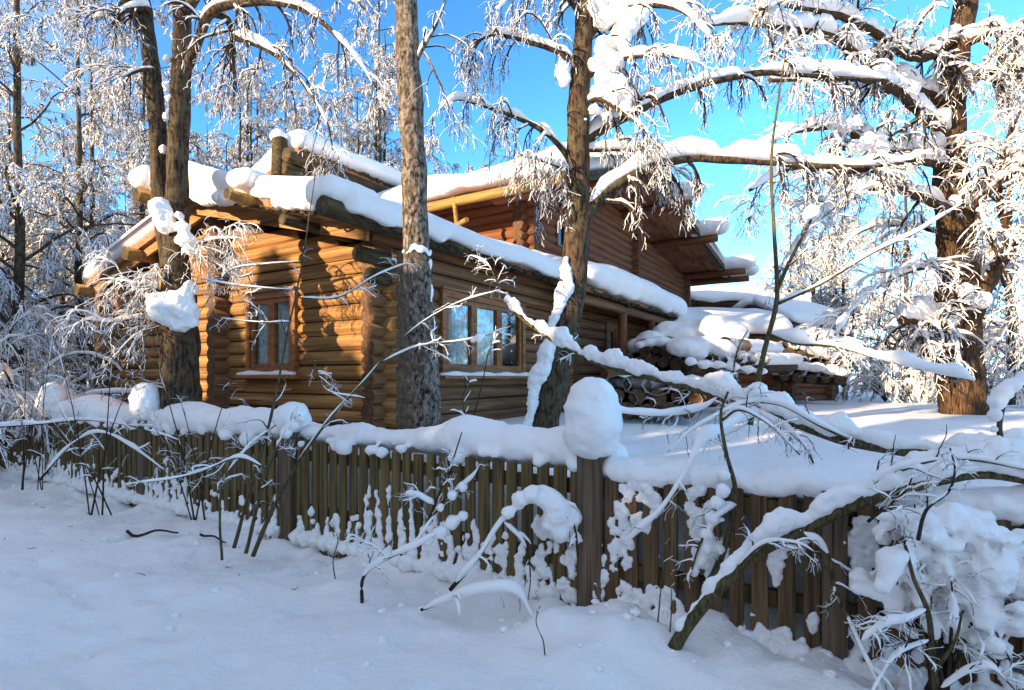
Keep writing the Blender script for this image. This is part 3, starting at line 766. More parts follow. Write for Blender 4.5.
# rear wing whose eave shows above the low roof
ZW = H + 4.95
mb = MB(); z = 3.9
while z < ZW - 0.15:
    course(mb, lambda x, q: W(x, 5.2, q), 2.7, 9.0, z, [], k); k += 1; z += PZ
mb.build('rear_wing_wall', [M_UPU, M_LOGEND], house)
mb = MB(); z = 3.9 + PZ / 2
while z < ZW - 0.1:
    hi = min(7.0, 4.75 + (ZW - 0.25 - z) / 0.8 * 2.55)
    if hi > 5.5: course(mb, lambda x, q: W(2.7, x, q), 5.2, hi, z, [], k, 0.1)
    k += 1; z += PZ
mb.build('rear_wing_side', [M_UPV, M_LOGEND], house)
mb = MB(); slab(mb, 2.2, 9.0, 4.75, ZW, 7.3, ZW - 0.80)
roof4 = mb.build('rear_wing_roof', M_SOFFIT, house)
m2 = MB(); log(m2, W(2.0, 4.9, ZW - 0.20), W(9, 4.9, ZW - 0.20), 0.14, 5); log(m2, W(2.0, 5.02, ZW - 0.45), W(9, 5.02, ZW - 0.45), 0.13, 6); m2.build('eave_log', [M_DARKW, M_DARKW], house)
m2 = MB(); log(m2, W(2.05, 5.2, ZW - 0.6), W(2.05, 5.2, ZW + 0.22), 0.16, 8); m2.build('corner_post', [M_DARKW, M_DARKW], house)
ragged(lambda x, o_, z_: W(x, 4.72 + o_, ZW - 0.06 + z_), 2.2, 8.8, 120, 4, 0.13).build('eave_bark', M_DARKW, house)
dw = nrm(W(0, 7.3, ZW - 0.80) - W(0, 4.75, ZW)); LW = np.linalg.norm(W(0, 7.3, ZW - 0.80) - W(0, 4.75, ZW))
roof_snow(W(2.2, 4.75, ZW + 0.01), U, 6.8, dw, LW, 0.55, 31, parent=roof4, lip=0.04)
lumps('snow_block', [(W(2.05, 5.22, ZW + 0.26), (0.2, 0.2, 0.14)), (W(2.05, 5.25, ZW + 0.35), (0.13, 0.13, 0.1))], M_SNOW, 0.03, roof4, 4, 0.01, 6, 1)

# ------------------------------------------------------------------ sheds and timber behind the house
def shed(name, label, cat, x, y, rz, wx, wy, hz, pitch, snow, over=0.5, zb=0.6):
    o = np.array([x, y, 0.0]); ax = np.array([math.cos(rz), math.sin(rz), 0]); ay = np.array([-ax[1], ax[0], 0])
    s = thing(name, o, label, cat)
    q = lambda a, b_, z_: o + ax * a + ay * b_ + ZZ * z_
    mb = MB(); z = zb; kk = 300; rise = pitch * wy / 2
    while z < hz + rise:
        f = 1 - max(0, z + 0.1 - hz) / max(rise, 1e-3)
        if z < hz:
            for b_ in (-wy / 2, wy / 2): log(mb, q(-wx / 2 - 0.3, b_, z + 0.1), q(wx / 2 + 0.3, b_, z + 0.1), 0.13, kk, sides=10)
        if f > 0.1:
            e = 0.3 if z < hz else 0
            for a in (-wx / 2, wx / 2): log(mb, q(a, -wy / 2 * f - e, z), q(a, wy / 2 * f + e, z), 0.13, kk + 1, sides=10)
        kk += 2; z += 0.22
    mb.build('wall', [M_UPU, M_LOGEND], s)
    mb = MB(); zt = hz + rise + 0.1; ze = hz - over * pitch + 0.1
    for sg in (-1, 1):
        e0 = q(-wx / 2 - over, sg * (wy / 2 + over), ze - 0.1)
        mb.box(e0, ax * (wx + 2 * over), q(0, sg * 0.002, zt - 0.002 * (sg + 1)) - q(0, sg * (wy / 2 + over), ze), ZZ * 0.1)
    rf = mb.build('roof', M_DARKW, s)
    for sg in (-1, 1):
        d = q(0, 0, zt) - q(0, sg * (wy / 2 + over), ze); L_ = np.linalg.norm(d)
        roof_snow(q(-wx / 2 - over, sg * (wy / 2 + over), ze + 0.02), ax, wx + 2 * over, d / L_, L_, snow, 41 + sg, parent=rf, NL=60, K=48)
    return s
a_ = P(735, 300, 27.0); shed('log_shed', 'low log shed with a broad flat snow roof far behind the house', 'shed', a_[0] + 0.6, a_[1] + 2.5, 0.15, 6.0, 5.0, H + 3.6, 0.30, 0.45)
a_ = P(800, 300, 19.0); shed('log_hut', 'small dark log hut standing behind the timber stacks', 'hut', a_[0] - 0.2, a_[1] + 1.2, ANG_U - 0.5, 2.2, 2.2, H + 1.9, 0.5, 0.4, 0.45)
a_ = P(722, 325, 15.5); shed('wood_shed', 'wood shed with a sagging white roof beside the house end', 'shed', a_[0] + 0.1, a_[1] + 1.6, 0.2, 2.6, 2.4, H + 1.2, 0.35, 0.5, 0.4)

def timber(label, p0, p1, r_, hat=True, group='snowy logs stacked beside the house', seed=0):
    c = (np.asarray(p0) + np.asarray(p1)) / 2; c[2] -= r_
    s = thing('timber_log', c, label, 'log', group)
    m2 = MB(); log(m2, p0, p1, r_, seed, sides=12); m2.build('trunk_piece', [M_LOGBARK, M_LOGEND], s)
    if hat:
        m2 = MB(); d = np.asarray(p1) - np.asarray(p0); n = 14
        pts = np.asarray(p0) + d * np.linspace(-0.02, 1.02, n)[:, None]; mm = MB(); snow_on(mm, pts, np.full(n, r_), 0.085, seed, 8, 0.6, 3.0, 0.7, 0.75, False); mm.build('snow_cover', M_SNOW, s)
ax_ = -nrm(np.array([0.25, 0.97, 0]))     # ends look at the lane
def stack(pix, Y, r_, L_, lab, seed, along=None):
    for i, (x, y) in enumerate(pix):
        e = P(x, y, Y); dd = (along if along is not None else -ax_)
        timber(lab, e, e + dd * L_, r_ * (1 + 0.15 * math.sin(i * 2.3 + seed)), True, seed=seed + i)
stack([(617, 396), (637, 397), (657, 398), (678, 397), (697, 398), (626, 410), (648, 411), (668, 411), (688, 411)], 9.2, 0.135, 2.4,
      'snow capped log end in the low stack right behind the fence post', 400)
stack([(645, 352), (656, 349), (668, 352), (651, 360), (663, 362), (676, 364), (688, 365), (640, 362)], 12.5, 0.125, 2.2,
      'log under a snow hump by the porch end of the house', 430)
stack([(700, 352), (712, 358), (724, 352), (706, 366), (720, 368), (735, 366), (748, 368), (762, 367), (742, 356)], 12.0, 0.12, 1.6,
      'cut log in the jumbled stack beyond the snowy branch', 460, nrm(np.array([0.75, 0.65, 0.02])))
stack([(790, 352), (800, 351), (811, 353), (822, 352), (833, 354), (795, 342), (806, 341), (818, 343), (790, 364), (802, 365), (815, 366), (828, 366), (840, 366), (785, 377), (798, 378), (812, 379), (826, 379), (840, 380)], 15.0, 0.13, 2.4,
      'log in the far stack beside the small hut', 490)
def heap(label, pix, Y, rx, rz, seed, dy=0.5):
    balls = [(P(x, y, Y + random.Random(seed + i).uniform(-dy, dy)), (rx * s, rx * s, rz * s)) for i, (x, y, s) in enumerate(pix)]
    tag(lumps('snow_heap', balls, M_SNOW, 0.05, None, 6, 0.03, 3, seed), label, 'snow', None)
heap('rounded snow heap over the log stack by the porch', [(636, 346, 0.5), (650, 340, 0.7), (668, 334, 0.9), (690, 330, 1.0), (712, 330, 1.0), (730, 334, 0.9), (680, 338, 0.9), (700, 340, 1)], 13.2, 0.46, 0.34, 3)
heap('thick snow block lying on the middle timber stack', [(682, 347, 0.9), (696, 346, 1.0), (710, 346, 1.0), (724, 349, 0.8), (695, 353, 0.8), (742, 355, 0.6), (754, 358, 0.6), (765, 360, .5)], 12.1, 0.36, 0.24, 4, 0.3)
heap('snow mound on the far log stack beside the hut', [(792, 338, 0.8), (806, 334, 1), (822, 338, 1), (836, 345, 0.9), (848, 352, 0.7), (800, 345, .9), (815, 348, .9), (830, 352, .8)], 15.2, 0.42, 0.30, 5, 0.4)
heap('low snow bank in front of the nearest log stack', [(612, 384, 0.7), (628, 382, 0.9), (650, 382, 0.9), (674, 383, 0.9), (694, 385, 0.9), (715, 390, 0.8), (735, 397, .8)], 9.9, 0.30, 0.17, 6, 0.3)
heap('long snow roll slumped over the ends of the middle timber stack', [(690, 362, 0.6), (704, 364, 0.7), (718, 365, 0.7), (733, 367, 0.7), (748, 369, 0.6), (762, 371, 0.6)], 11.5, 0.22, 0.15, 8, 0.15)
heap('lower snow roll caught across the far stack below its mound', [(788, 368, 0.7), (802, 366, 0.8), (816, 367, 0.8), (830, 369, 0.8), (842, 372, 0.6)], 14.4, 0.27, 0.16, 9, 0.2)
heap('small snow pillow lodged on the top logs beside the porch post', [(640, 345, 0.6), (650, 342, 0.7), (661, 341, 0.8), (672, 343, 0.7)], 12.2, 0.26, 0.15, 10, 0.15)
# ------------------------------------------------------------------ trees and shrubs drawn stem by stem
def plant(name, label, cat, stems, limbs, levels, seed, m_stem=None, m_limb=None, m_twig=None, sides=14, jit=0.10, limbsrc=None, stemsnow=0.03, group=None, lumpsnow=None):
    """stems / limbs: (list of (x, y, depth), r0, r1, snow thickness); levels: keyword sets for grow() plus sn = snow thickness (None: frost by shader)"""
    m_stem = m_stem or M_BARK; m_limb = m_limb or m_stem; m_twig = m_twig or M_TWIG
    rg = np.random.default_rng(seed)
    base = P(*stems[0][0][0]); base[2] = gz_at(base[0], base[1])
    root = thing(name, base, label, cat, group)
    sp = [limb(s[0], s[1], s[2], 40 if sides > 8 else 30, rg, 0.006) for s in stems]
    for p, r_ in sp:
        mbs = MB(); mbs.tubes(p, r_, sides, caps=True, jit=jit, seed=seed); mbs.build('trunk' if cat == 'tree' else 'stem', m_stem, root)
    snow = MB()
    for (p, r_), s in zip(sp, stems):
        if s[3] > 0: snow_on(snow, p, r_, s[3], seed + 3, 8, 0.15, 4.0)
    lp = [limb(s[0], s[1], s[2], 40, rg, 0.012) for s in limbs]
    if lp:
        for p, r_ in lp:
            mbl = MB(); mbl.tubes(p, r_, 8, caps=True, jit=jit, seed=seed + 1); mbl.build('branch', m_limb, root)
        for i, ((p, r_), s) in enumerate(zip(lp, limbs)):
            if s[3] > 0: snow_on(snow, p, r_, s[3], seed + 7 + i, 10, 0.30, 4.5)
    src = [resample(p, 30) for p, _ in (lp if limbsrc != 'stems' else []) + (sp if limbsrc in ('stems', 'both') else [])]
    srr = [np.interp(np.linspace(0, 1, 30), np.linspace(0, 1, len(r_)), r_) for _, r_ in (lp if limbsrc != 'stems' else []) + (sp if limbsrc in ('stems', 'both') else [])]
    if src and levels:
        pp, rr = np.stack(src), np.stack(srr); tw = MB(); fro = MB(); nf = 0; nt_ = 0
        for i, lv in enumerate(levels):
            lv = dict(lv); sn = lv.pop('sn'); sd = lv.pop('sides', 4)
            pp, rr = grow(pp, rr, rng=rg, **lv)
            if sn is None: fro.tubes(pp, rr, sd); nf += 1
            else:
                tw.tubes(pp, rr, sd); nt_ += 1
                if sn > 0: snow_on(snow, pp, rr, sn, seed + 20 + i, 5, 0.18, 6.0)
        if nt_: tag(tw.build('twigs', m_twig, root), kind='stuff')
        if nf: tag(fro.build('frosted_twigs', M_FROSTY, root), kind='stuff')
    if lumpsnow:
        for balls, vx in lumpsnow: tag(lumps('snow_clump', balls, M_SNOW, vx, root, 3, min(0.03, vx * 1.4), 10, seed), kind='stuff')
    if snow.v: tag(snow.build('snow_cover', M_SNOW, root), kind='stuff')
    return root
def LV(k, f0, f1, ln, ratio, spread, up, droop, N, sn, **kw): return dict(k=k, f0=f0, f1=f1, ln=ln, ratio=ratio, spread=spread, up=up, droop=droop, N=N, sn=sn, **kw)
def pb(lst, Y):
    "pixel circles -> balls"
    return [(P(q[0], q[1], Y + (q[3] if len(q) > 3 else 0)), q[2] / F * Y) for q in lst]
def dep(pts, Y0, Y1=None):
    Y1 = Y0 if Y1 is None else Y1; n = len(pts)
    return [(x, y, Y0 + (Y1 - Y0) * i / (n - 1)) for i, (x, y) in enumerate(pts)]

def roll(pts, thick, n, f0=0.0, f1=1.0, r0=0.03, seed=0, tall=1.0):
    "balls of snow lying along the top of a stem given in (x, y, depth)"
    p = resample([P(*q) for q in pts], n); out = []
    t = nrm(np.gradient(p, axis=0))
    for i in range(int(n * f0), int(n * f1)):
        hz = math.sqrt(max(0, 1 - t[i, 2] ** 2)); k = thick * (0.85 + 0.55 * float(fbm(p[i] * 6.5, seed, 3))) * (0.45 + 0.55 * hz)
        k = max(k, 0.012)
        out.append((p[i] + ZZ * (r0 * 0.8 + k * 0.75 * tall), (k, k * 0.85, k * tall)))
    return out
# big double stemmed tree in front of the gable
plant('old_tree', 'thick double stemmed tree with snow lumps in its fork in front of the gable', 'tree',
      [(dep([(180, 425), (180, 380), (180, 330), (178, 290), (175, 260)], 7.2), 0.245, 0.17, 0),
       (dep([(181, 300), (176, 245), (177, 180), (180, 100), (182, 40), (180, -40)], 7.2), 0.15, 0.095, 0),
       (dep([(177, 300), (166, 235), (160, 180), (157, 120), (151, 60), (143, 0), (137, -40)], 7.25), 0.125, 0.08, 0)],
      [(dep([(182, 80), (195, 48), (212, 12), (250, 2), (300, 8), (335, 35), (360, 62), (376, 88)], 7.2, 6.5), 0.07, 0.012, 0.07),
       (dep([(215, 14), (229, 22), (233, 60), (234, 96)], 7.1, 7.0), 0.04, 0.015, 0.03),
       (dep([(232, 36), (272, 52), (306, 88), (326, 120), (333, 150)], 7.0, 6.7), 0.04, 0.008, 0.05),
       (dep([(150, 10), (135, 8), (115, 14), (95, 20)], 7.2, 6.9), 0.045, 0.015, 0.05),
       (dep([(155, 70), (140, 70), (125, 76), (112, 86)], 7.2, 7.0), 0.03, 0.01, 0.04),
       (dep([(181, 20), (200, -10), (225, -40), (270, -50), (330, -30), (365, 10)], 7.2, 6.8), 0.06, 0.012, 0.06),
       (dep([(148, 40), (120, -10), (90, -40), (50, -20)], 7.2, 6.8), 0.06, 0.012, 0.05),
       (dep([(178, 262), (192, 248), (215, 240), (240, 238)], 7.2, 6.9), 0.02, 0.006, 0.015),
       (dep([(177, 330), (140, 318), (110, 322), (85, 318)], 7.2, 6.8), 0.02, 0.006, 0.03),
       (dep([(172, 300), (150, 285), (135, 283), (118, 275)], 7.2, 6.8), 0.018, 0.006, 0.02)],
      [LV(12, 0.15, 0.98, 0.85, 0.45, 0.9, -0.05, 0.55, 9, 0.015, rmin=0.005), LV(7, 0.1, 0.95, 0.5, 0.6, 0.8, -0.15, 0.7, 8, 0.008, rmin=0.003, wander=0.2),
       LV(4, 0.1, 0.95, 0.18, 0.7, 0.8, -0.15, 0.4, 4, None, rmin=0.004, sides=4, wander=0.25)], 51, jit=0.16, sides=20,
      lumpsnow=[(pb([(166, 308, 16, -.3), (178, 305, 14, -.3), (186, 312, 12, -.3), (160, 302, 11, -.3), (184, 298, 10, -.28), (180, 322, 10, -.3), (190, 322, 7, -.3), (188, 288, 7, -.26)], 7.2), 0.022),
                (pb([(158, 207, 10, -.2), (163, 216, 10, -.2), (167, 226, 8, -.2), (183, 228, 7, -.2), (187, 240, 9, -.2), (190, 250, 6, -.2), (180, 215, 5, -.2)], 7.2), 0.022),
                (pb([(168, 60, 4, .0), (167, 85, 5), (170, 100, 4), (167, 118, 4), (163, 150, 5)], 7.15), 0.02)])

# birch
plant('birch_tree', 'straight birch trunk with rough dark bark standing before the house corner', 'tree',
      [(dep([(428, 432), (424, 370), (420, 310), (416, 230), (413, 150), (408, 60), (404, -40)], 5.7), 0.150, 0.106, 0)],
      [(dep([(413, 68), (422, 50), (435, 25), (446, 0)], 5.7, 5.5), 0.025, 0.008, 0.03),
       (dep([(414, 40), (430, 62), (443, 95), (460, 125)], 5.7, 5.4), 0.016, 0.004, 0.012)],
      [LV(6, 0.3, 0.98, 0.6, 0.5, 0.7, 0, 0.8, 7, 0.008, rmin=0.003), LV(4, 0.2, 0.95, 0.25, 0.6, 0.7, -0.2, 0.5, 5, None, rmin=0.003)], 52, m_stem=M_BIRCH, sides=22, jit=0.12,
      lumpsnow=[([(P(417 + 13.8 * math.sin(q), 250 - 2.5 * math.cos(3 * q) + 1.5 * math.sin(q * 7), 5.7 - 0.14 * math.cos(q)), np.array([0.022, 0.02, 0.018 + 0.014 * abs(math.sin(q * 5))])) for q in np.linspace(-1.4, 1.4, 34)], 0.008),
                ([(P(429 + (yy - 262) * 0.055 + 0.8 * math.sin(yy * 0.2), yy, 5.68), np.array([0.022, 0.03, 0.04]) * (0.9 + 0.35 * math.sin(yy * 0.13))) for yy in np.arange(262, 425, 2.5)], 0.011)])

# leaning tree in the middle with its long snowy limb
plant('leaning_tree', 'leaning rough barked tree in the middle with a long bent snowy limb', 'tree',
      [(dep([(540, 440), (551, 390), (562, 340), (572, 290), (577, 235), (578, 150), (580, 80), (586, 0), (588, -40)], 6.6), 0.185, 0.10, 0)],
      [(dep([(572, 262), (582, 228), (600, 197), (625, 178), (655, 165), (690, 158), (740, 161), (800, 164), (860, 166), (915, 160)], 6.6, 6.3), 0.085, 0.025, 0.075),
       (dep([(578, 150), (598, 131), (646, 106), (700, 85), (760, 73), (820, 76), (884, 80)], 6.6, 7.4), 0.07, 0.03, 0.075),
       (dep([(579, 66), (559, 53), (530, 42), (505, 36), (488, 36), (476, 46), (468, 78)], 6.6, 6.2), 0.04, 0.008, 0.03),
       (dep([(571, 160), (545, 132), (512, 116), (480, 105), (455, 100), (436, 112)], 6.6, 6.1), 0.04, 0.008, 0.035),
       (dep([(573, 172), (548, 163), (520, 154)], 6.6, 6.2), 0.022, 0.01, 0.03),
       (dep([(584, 40), (610, 15), (640, 4), (680, 10), (715, 40)], 6.6, 6.4), 0.05, 0.012, 0.06),
       (dep([(582, 80), (620, 60), (660, 55), (700, 62)], 6.6, 6.2), 0.04, 0.01, 0.05),
       (dep([(580, 110), (600, 100), (640, 125), (665, 160)], 6.6, 6.3), 0.035, 0.008, 0.04),
       (dep([(586, 20), (560, -10), (530, -20), (495, 10)], 6.6, 6.2), 0.04, 0.008, 0.04),
       (dep([(579, 150), (630, 150), (660, 158), (700, 188)], 6.6, 6.9), 0.03, 0.008, 0.04)],
      [LV(14, 0.10, 0.98, 0.8, 0.45, 0.9, -0.1, 0.8, 10, 0.015, rmin=0.0045), LV(7, 0.1, 0.95, 0.40, 0.6, 0.75, -0.25, 0.8, 8, 0.008, rmin=0.003, wander=0.2),
       LV(4, 0.1, 0.95, 0.17, 0.7, 0.7, -0.3, 0.4, 4, None, rmin=0.004, wander=0.25)], 53, sides=22, jit=0.16,
      lumpsnow=[(pb([(603, 20, 10), (615, 12, 12), (630, 22, 12), (620, 38, 11), (604, 46, 9), (598, 64, 9), (613, 62, 10), (626, 52, 7), (604, 80, 9), (618, 86, 10), (630, 96, 8), (612, 100, 9), (600, 92, 9), (640, 15, 10), (595, 110, 7), (625, 108, 7), (607, 116, 6), (562, 70, 8), (565, 80, 7), (600, 5, 12), (585, 120, 4)], 6.5), 0.02),
                ([(P(xx + 1.0 + 1.2 * math.sin(yy * 0.11), yy, 6.46), np.array([0.098, 0.08, 0.07]) * (0.85 + 0.25 * math.sin(yy * 0.07 + 1))) for xx, yy in zip(np.interp(np.arange(424, 286, -2.5), [285, 330, 380, 424], [564, 551, 537, 526]), np.arange(424, 286, -2.5))], 0.02),
                (pb([(566, 268, 6, -.13), (567, 276, 6, -.13), (568, 284, 5, -.13), (566, 260, 4, -.13)], 6.6), 0.016)])

# great lime tree on the right
R_ = lambda pts, a, b_: dep(pts, a, b_)
plant('lime_tree', 'broad old tree at the right with its trunk glowing orange in the sun', 'tree',
      [(dep([(964, 424), (963, 400), (961, 370), (958, 310), (956, 240), (950, 180), (950, 120), (955, 60), (966, 0), (975, -50)], 12.0), 0.44, 0.18, 0),
       (dep([(960, 335), (975, 297), (1000, 252), (1026, 225), (1070, 180), (1110, 110)], 12.0, 11.6), 0.27, 0.12, 0.05)],
      [(R_([(964, 28), (930, 55), (902, 52), (870, 30), (830, 12), (785, 5)], 12, 9.5), 0.13, 0.04, 0.10),
       (R_([(951, 105), (905, 85), (870, 67), (833, 38), (790, 28), (740, 22), (700, 26)], 12, 8.5), 0.13, 0.03, 0.10),
       (R_([(952, 140), (918, 110), (882, 82), (820, 78), (770, 80)], 12, 9), 0.12, 0.04, 0.12),
       (R_([(950, 168), (918, 161), (870, 168), (833, 172), (790, 168), (750, 190)], 12, 9), 0.10, 0.03, 0.10),
       (R_([(956, 212), (924, 198), (895, 188), (870, 189), (833, 207), (805, 235), (785, 272)], 12, 9), 0.11, 0.025, 0.09),
       (R_([(957, 335), (938, 325), (912, 321), (902, 320)], 12, 11.2), 0.13, 0.10, 0.16),
       (R_([(952, 150), (905, 152), (872, 150), (845, 128), (815, 128), (790, 133), (755, 150)], 12, 9.5), 0.11, 0.03, 0.13),
       (R_([(955, 220), (985, 195), (1024, 165), (1070, 150)], 12, 10.5), 0.11, 0.04, 0.09),
       (R_([(962, 45), (1000, 30), (1045, 38)], 12, 10.5), 0.10, 0.04, 0.10),
       (R_([(950, 95), (985, 75), (1035, 65)], 12, 11), 0.09, 0.04, 0.10),
       (R_([(956, 265), (920, 268), (880, 285), (850, 312), (835, 335)], 12, 10), 0.07, 0.02, 0.07),
       (R_([(953, 185), (985, 230), (1008, 280), (1020, 320)], 12, 11), 0.06, 0.02, 0.06),
       (R_([(968, -10), (930, -30), (880, -25), (820, -15), (760, 10)], 12, 9), 0.10, 0.03, 0.10),
       (R_([(1010, 240), (1000, 200), (1005, 150), (1020, 110)], 11.8, 11), 0.08, 0.03, 0.07),
       (R_([(956, 235), (900, 225), (860, 232), (830, 262)], 12.2, 13.5), 0.06, 0.02, 0.08),
       (R_([(957, 280), (990, 262), (1010, 300), (1018, 345)], 12, 13), 0.05, 0.02, 0.06)],
      [LV(15, 0.18, 0.98, 1.4, 0.42, 0.95, 0.05, 0.45, 9, 0.040, rmin=0.010), LV(8, 0.1, 0.95, 0.75, 0.55, 0.85, 0.0, 0.45, 7, 0.027, rmin=0.007, wander=0.2),
       LV(4, 0.1, 0.95, 0.32, 0.65, 0.8, 0.0, 0.35, 5, None, rmin=0.007, wander=0.25)], 54, m_stem=M_LIND, m_limb=M_LIND, sides=24, jit=0.14,
      lumpsnow=[(pb([(905, 312, 9), (918, 310, 12), (932, 313, 11), (925, 304, 9), (940, 318, 7), (962, 366, 6, -.45), (965, 290, 8, -.3), (982, 300, 9, -.2), (955, 200, 6, -.3)], 11.6), 0.04),
                (pb([(868, 142, 9), (855, 148, 8), (880, 150, 8), (845, 125, 8), (832, 122, 7), (858, 120, 6)], 10.3), 0.03)])

# young trees and shrubs ------------------------------------------------------
plant('sapling', 'slim yellow green sapling rising behind the fence between stacks and lime tree', 'sapling',
      [(dep([(750, 425), (756, 388), (766, 345), (776, 308), (777, 280), (774, 230), (771, 170), (777, 110), (786, 50)], 5.9), 0.034, 0.007, 0.012)],
      [(dep([(777, 304), (820, 285), (870, 253), (915, 232), (962, 203)], 5.9, 5.5), 0.020, 0.005, 0.022),
       (dep([(776, 292), (788, 265), (803, 236), (814, 210), (820, 190)], 5.9, 5.7), 0.024, 0.007, 0.02),
       (dep([(772, 335), (800, 343), (840, 347), (885, 360), (930, 371), (975, 379)], 5.8, 5.3), 0.028, 0.008, 0.065),
       (dep([(752, 400), (735, 375), (738, 350), (748, 330)], 5.9, 5.8), 0.014, 0.005, 0.015)],
      [LV(9, 0.2, 0.95, 0.34, 0.5, 0.8, 0, 0.2, 10, 0.008, rmin=0.003, wander=0.22), LV(5, 0.2, 0.95, 0.15, 0.6, 0.8, 0, 0.2, 6, None, rmin=0.0025, wander=0.28)], 61, M_YTWIG, M_YTWIG, sides=8,
      lumpsnow=[(pb([(812, 213, 7), (806, 217, 4), (816, 208, 4)], 5.7), 0.015)])
plant('fallen_branch', 'arching fallen trunk under thick snow leaning on the fence at lower right', 'branch',
      [([(672, 652, 3.02), (690, 622, 3.02), (722, 584, 2.98), (757, 553, 2.96), (800, 531, 2.92), (840, 511, 2.86), (890, 493, 2.80), (940, 480, 2.74), (985, 474, 2.70), (1040, 482, 2.66)], 0.036, 0.022, 0.0)],
      [([(800, 531, 2.9), (826, 552, 2.85), (836, 590, 2.8), (855, 632, 2.7), (872, 668, 2.6), (890, 705, 2.5)], 0.014, 0.006, 0.026),
       ([(735, 572, 2.96), (760, 545, 2.86), (790, 543, 2.8), (812, 552, 2.76), (828, 572, 2.72)], 0.013, 0.005, 0.014),
       ([(850, 508, 2.84), (880, 478, 2.8), (925, 462, 2.72), (975, 460, 2.66), (1035, 470, 2.6)], 0.014, 0.006, 0.02),
       ([(905, 488, 2.78), (922, 500, 2.7), (905, 520, 2.6), (888, 532, 2.6)], 0.009, 0.004, 0.006)],
      [LV(9, 0.2, 0.95, 0.20, 0.5, 0.9, 0.1, 0.15, 10, 0.005, rmin=0.002, wander=0.24), LV(5, 0.2, 0.95, 0.08, 0.6, 0.8, 0, 0.2, 6, None, rmin=0.0016, wander=0.28)], 62, M_YTWIG, M_YTWIG, sides=12,
      lumpsnow=[(roll([(678, 642, 3.02), (690, 622, 3.02), (722, 584, 2.98), (757, 553, 2.96), (800, 531, 2.92), (840, 511, 2.86), (890, 493, 2.80), (940, 480, 2.74), (985, 474, 2.70), (1040, 482, 2.66)], 0.062, 90, 0.02, 1.0, 0.03, 3, 1.3), 0.012)])
plant('drooping_branch', 'long drooping branch loaded with deep snow hanging over the fence top', 'branch',
      [([(1060, 478, 3.0), (1000, 466, 3.1), (940, 457, 3.25), (890, 450, 3.4), (840, 440, 3.55), (790, 422, 3.75), (740, 402, 4.0), (690, 388, 4.3), (640, 376, 4.6), (590, 361, 5.0), (545, 336, 5.3), (508, 306, 5.6), (497, 280, 5.7)], 0.034, 0.009, 0.0)],
      [([(735, 401, 4.0), (770, 420, 3.8), (800, 440, 3.6), (815, 470, 3.5), (822, 500, 3.4)], 0.013, 0.005, 0.02),
       ([(720, 395, 4.1), (700, 410, 4.0), (660, 415, 3.9), (620, 412, 3.9), (585, 408, 3.9)], 0.011, 0.004, 0.022),
       ([(860, 444, 3.5), (820, 425, 3.5), (780, 405, 3.6), (740, 405, 3.7), (700, 425, 3.7), (668, 452, 3.7)], 0.012, 0.004, 0.02),
       ([(760, 412, 3.9), (720, 430, 3.6), (695, 452, 3.45), (678, 485, 3.4), (655, 515, 3.4), (625, 542, 3.45)], 0.012, 0.006, 0.045),
       ([(500, 290, 5.7), (488, 265, 5.75), (470, 255, 5.8)], 0.008, 0.003, 0.012)],
      [LV(12, 0.05, 0.95, 0.30, 0.5, 0.9, 0.1, 0.2, 10, 0.006, rmin=0.0026, wander=0.24), LV(6, 0.2, 0.95, 0.12, 0.6, 0.8, 0.05, 0.2, 6, None, rmin=0.002, wander=0.28)], 63, M_YTWIG, M_YTWIG, sides=10, limbsrc='both',
      lumpsnow=[(roll([(1060, 478, 3.0), (1000, 466, 3.1), (940, 457, 3.25), (890, 450, 3.4), (840, 440, 3.55), (790, 422, 3.75), (740, 402, 4.0), (690, 388, 4.3), (640, 376, 4.6), (590, 361, 5.0), (545, 336, 5.3), (508, 306, 5.6)], 0.068, 130, 0, 1, 0.025, 4, 1.2), 0.014)])
plant('bare_shrub', 'thin upright stem with snow stuck along it against the brown pickets', 'shrub',
      [([(700, 600, 3.3), (722, 556, 3.28), (736, 497, 3.25), (726, 452, 3.25), (721, 414, 3.3), (728, 392, 3.35)], 0.022, 0.007, 0.02)],
      [([(737, 505, 3.25), (715, 520, 3.2), (700, 545, 3.2), (690, 575, 3.2)], 0.012, 0.005, 0.03),
       ([(722, 420, 3.3), (740, 410, 3.2), (770, 425, 3.1), (800, 455, 3.0)], 0.009, 0.004, 0.01)],
      [LV(9, 0.2, 0.95, 0.2, 0.5, 0.8, 0.1, 0.2, 9, 0.006, rmin=0.0022, wander=0.24), LV(4, 0.2, 0.95, 0.09, 0.6, 0.8, 0.05, 0.2, 6, None, rmin=0.0018, wander=0.28)], 64, M_YTWIG, M_YTWIG, sides=8,
      lumpsnow=[(pb([(712, 520, 8), (708, 535, 9), (705, 550, 8), (716, 505, 7), (722, 490, 6), (700, 560, 7), (694, 572, 6), (724, 475, 5), (718, 548, 5), (722, 520, 5)], 3.22), 0.013)])
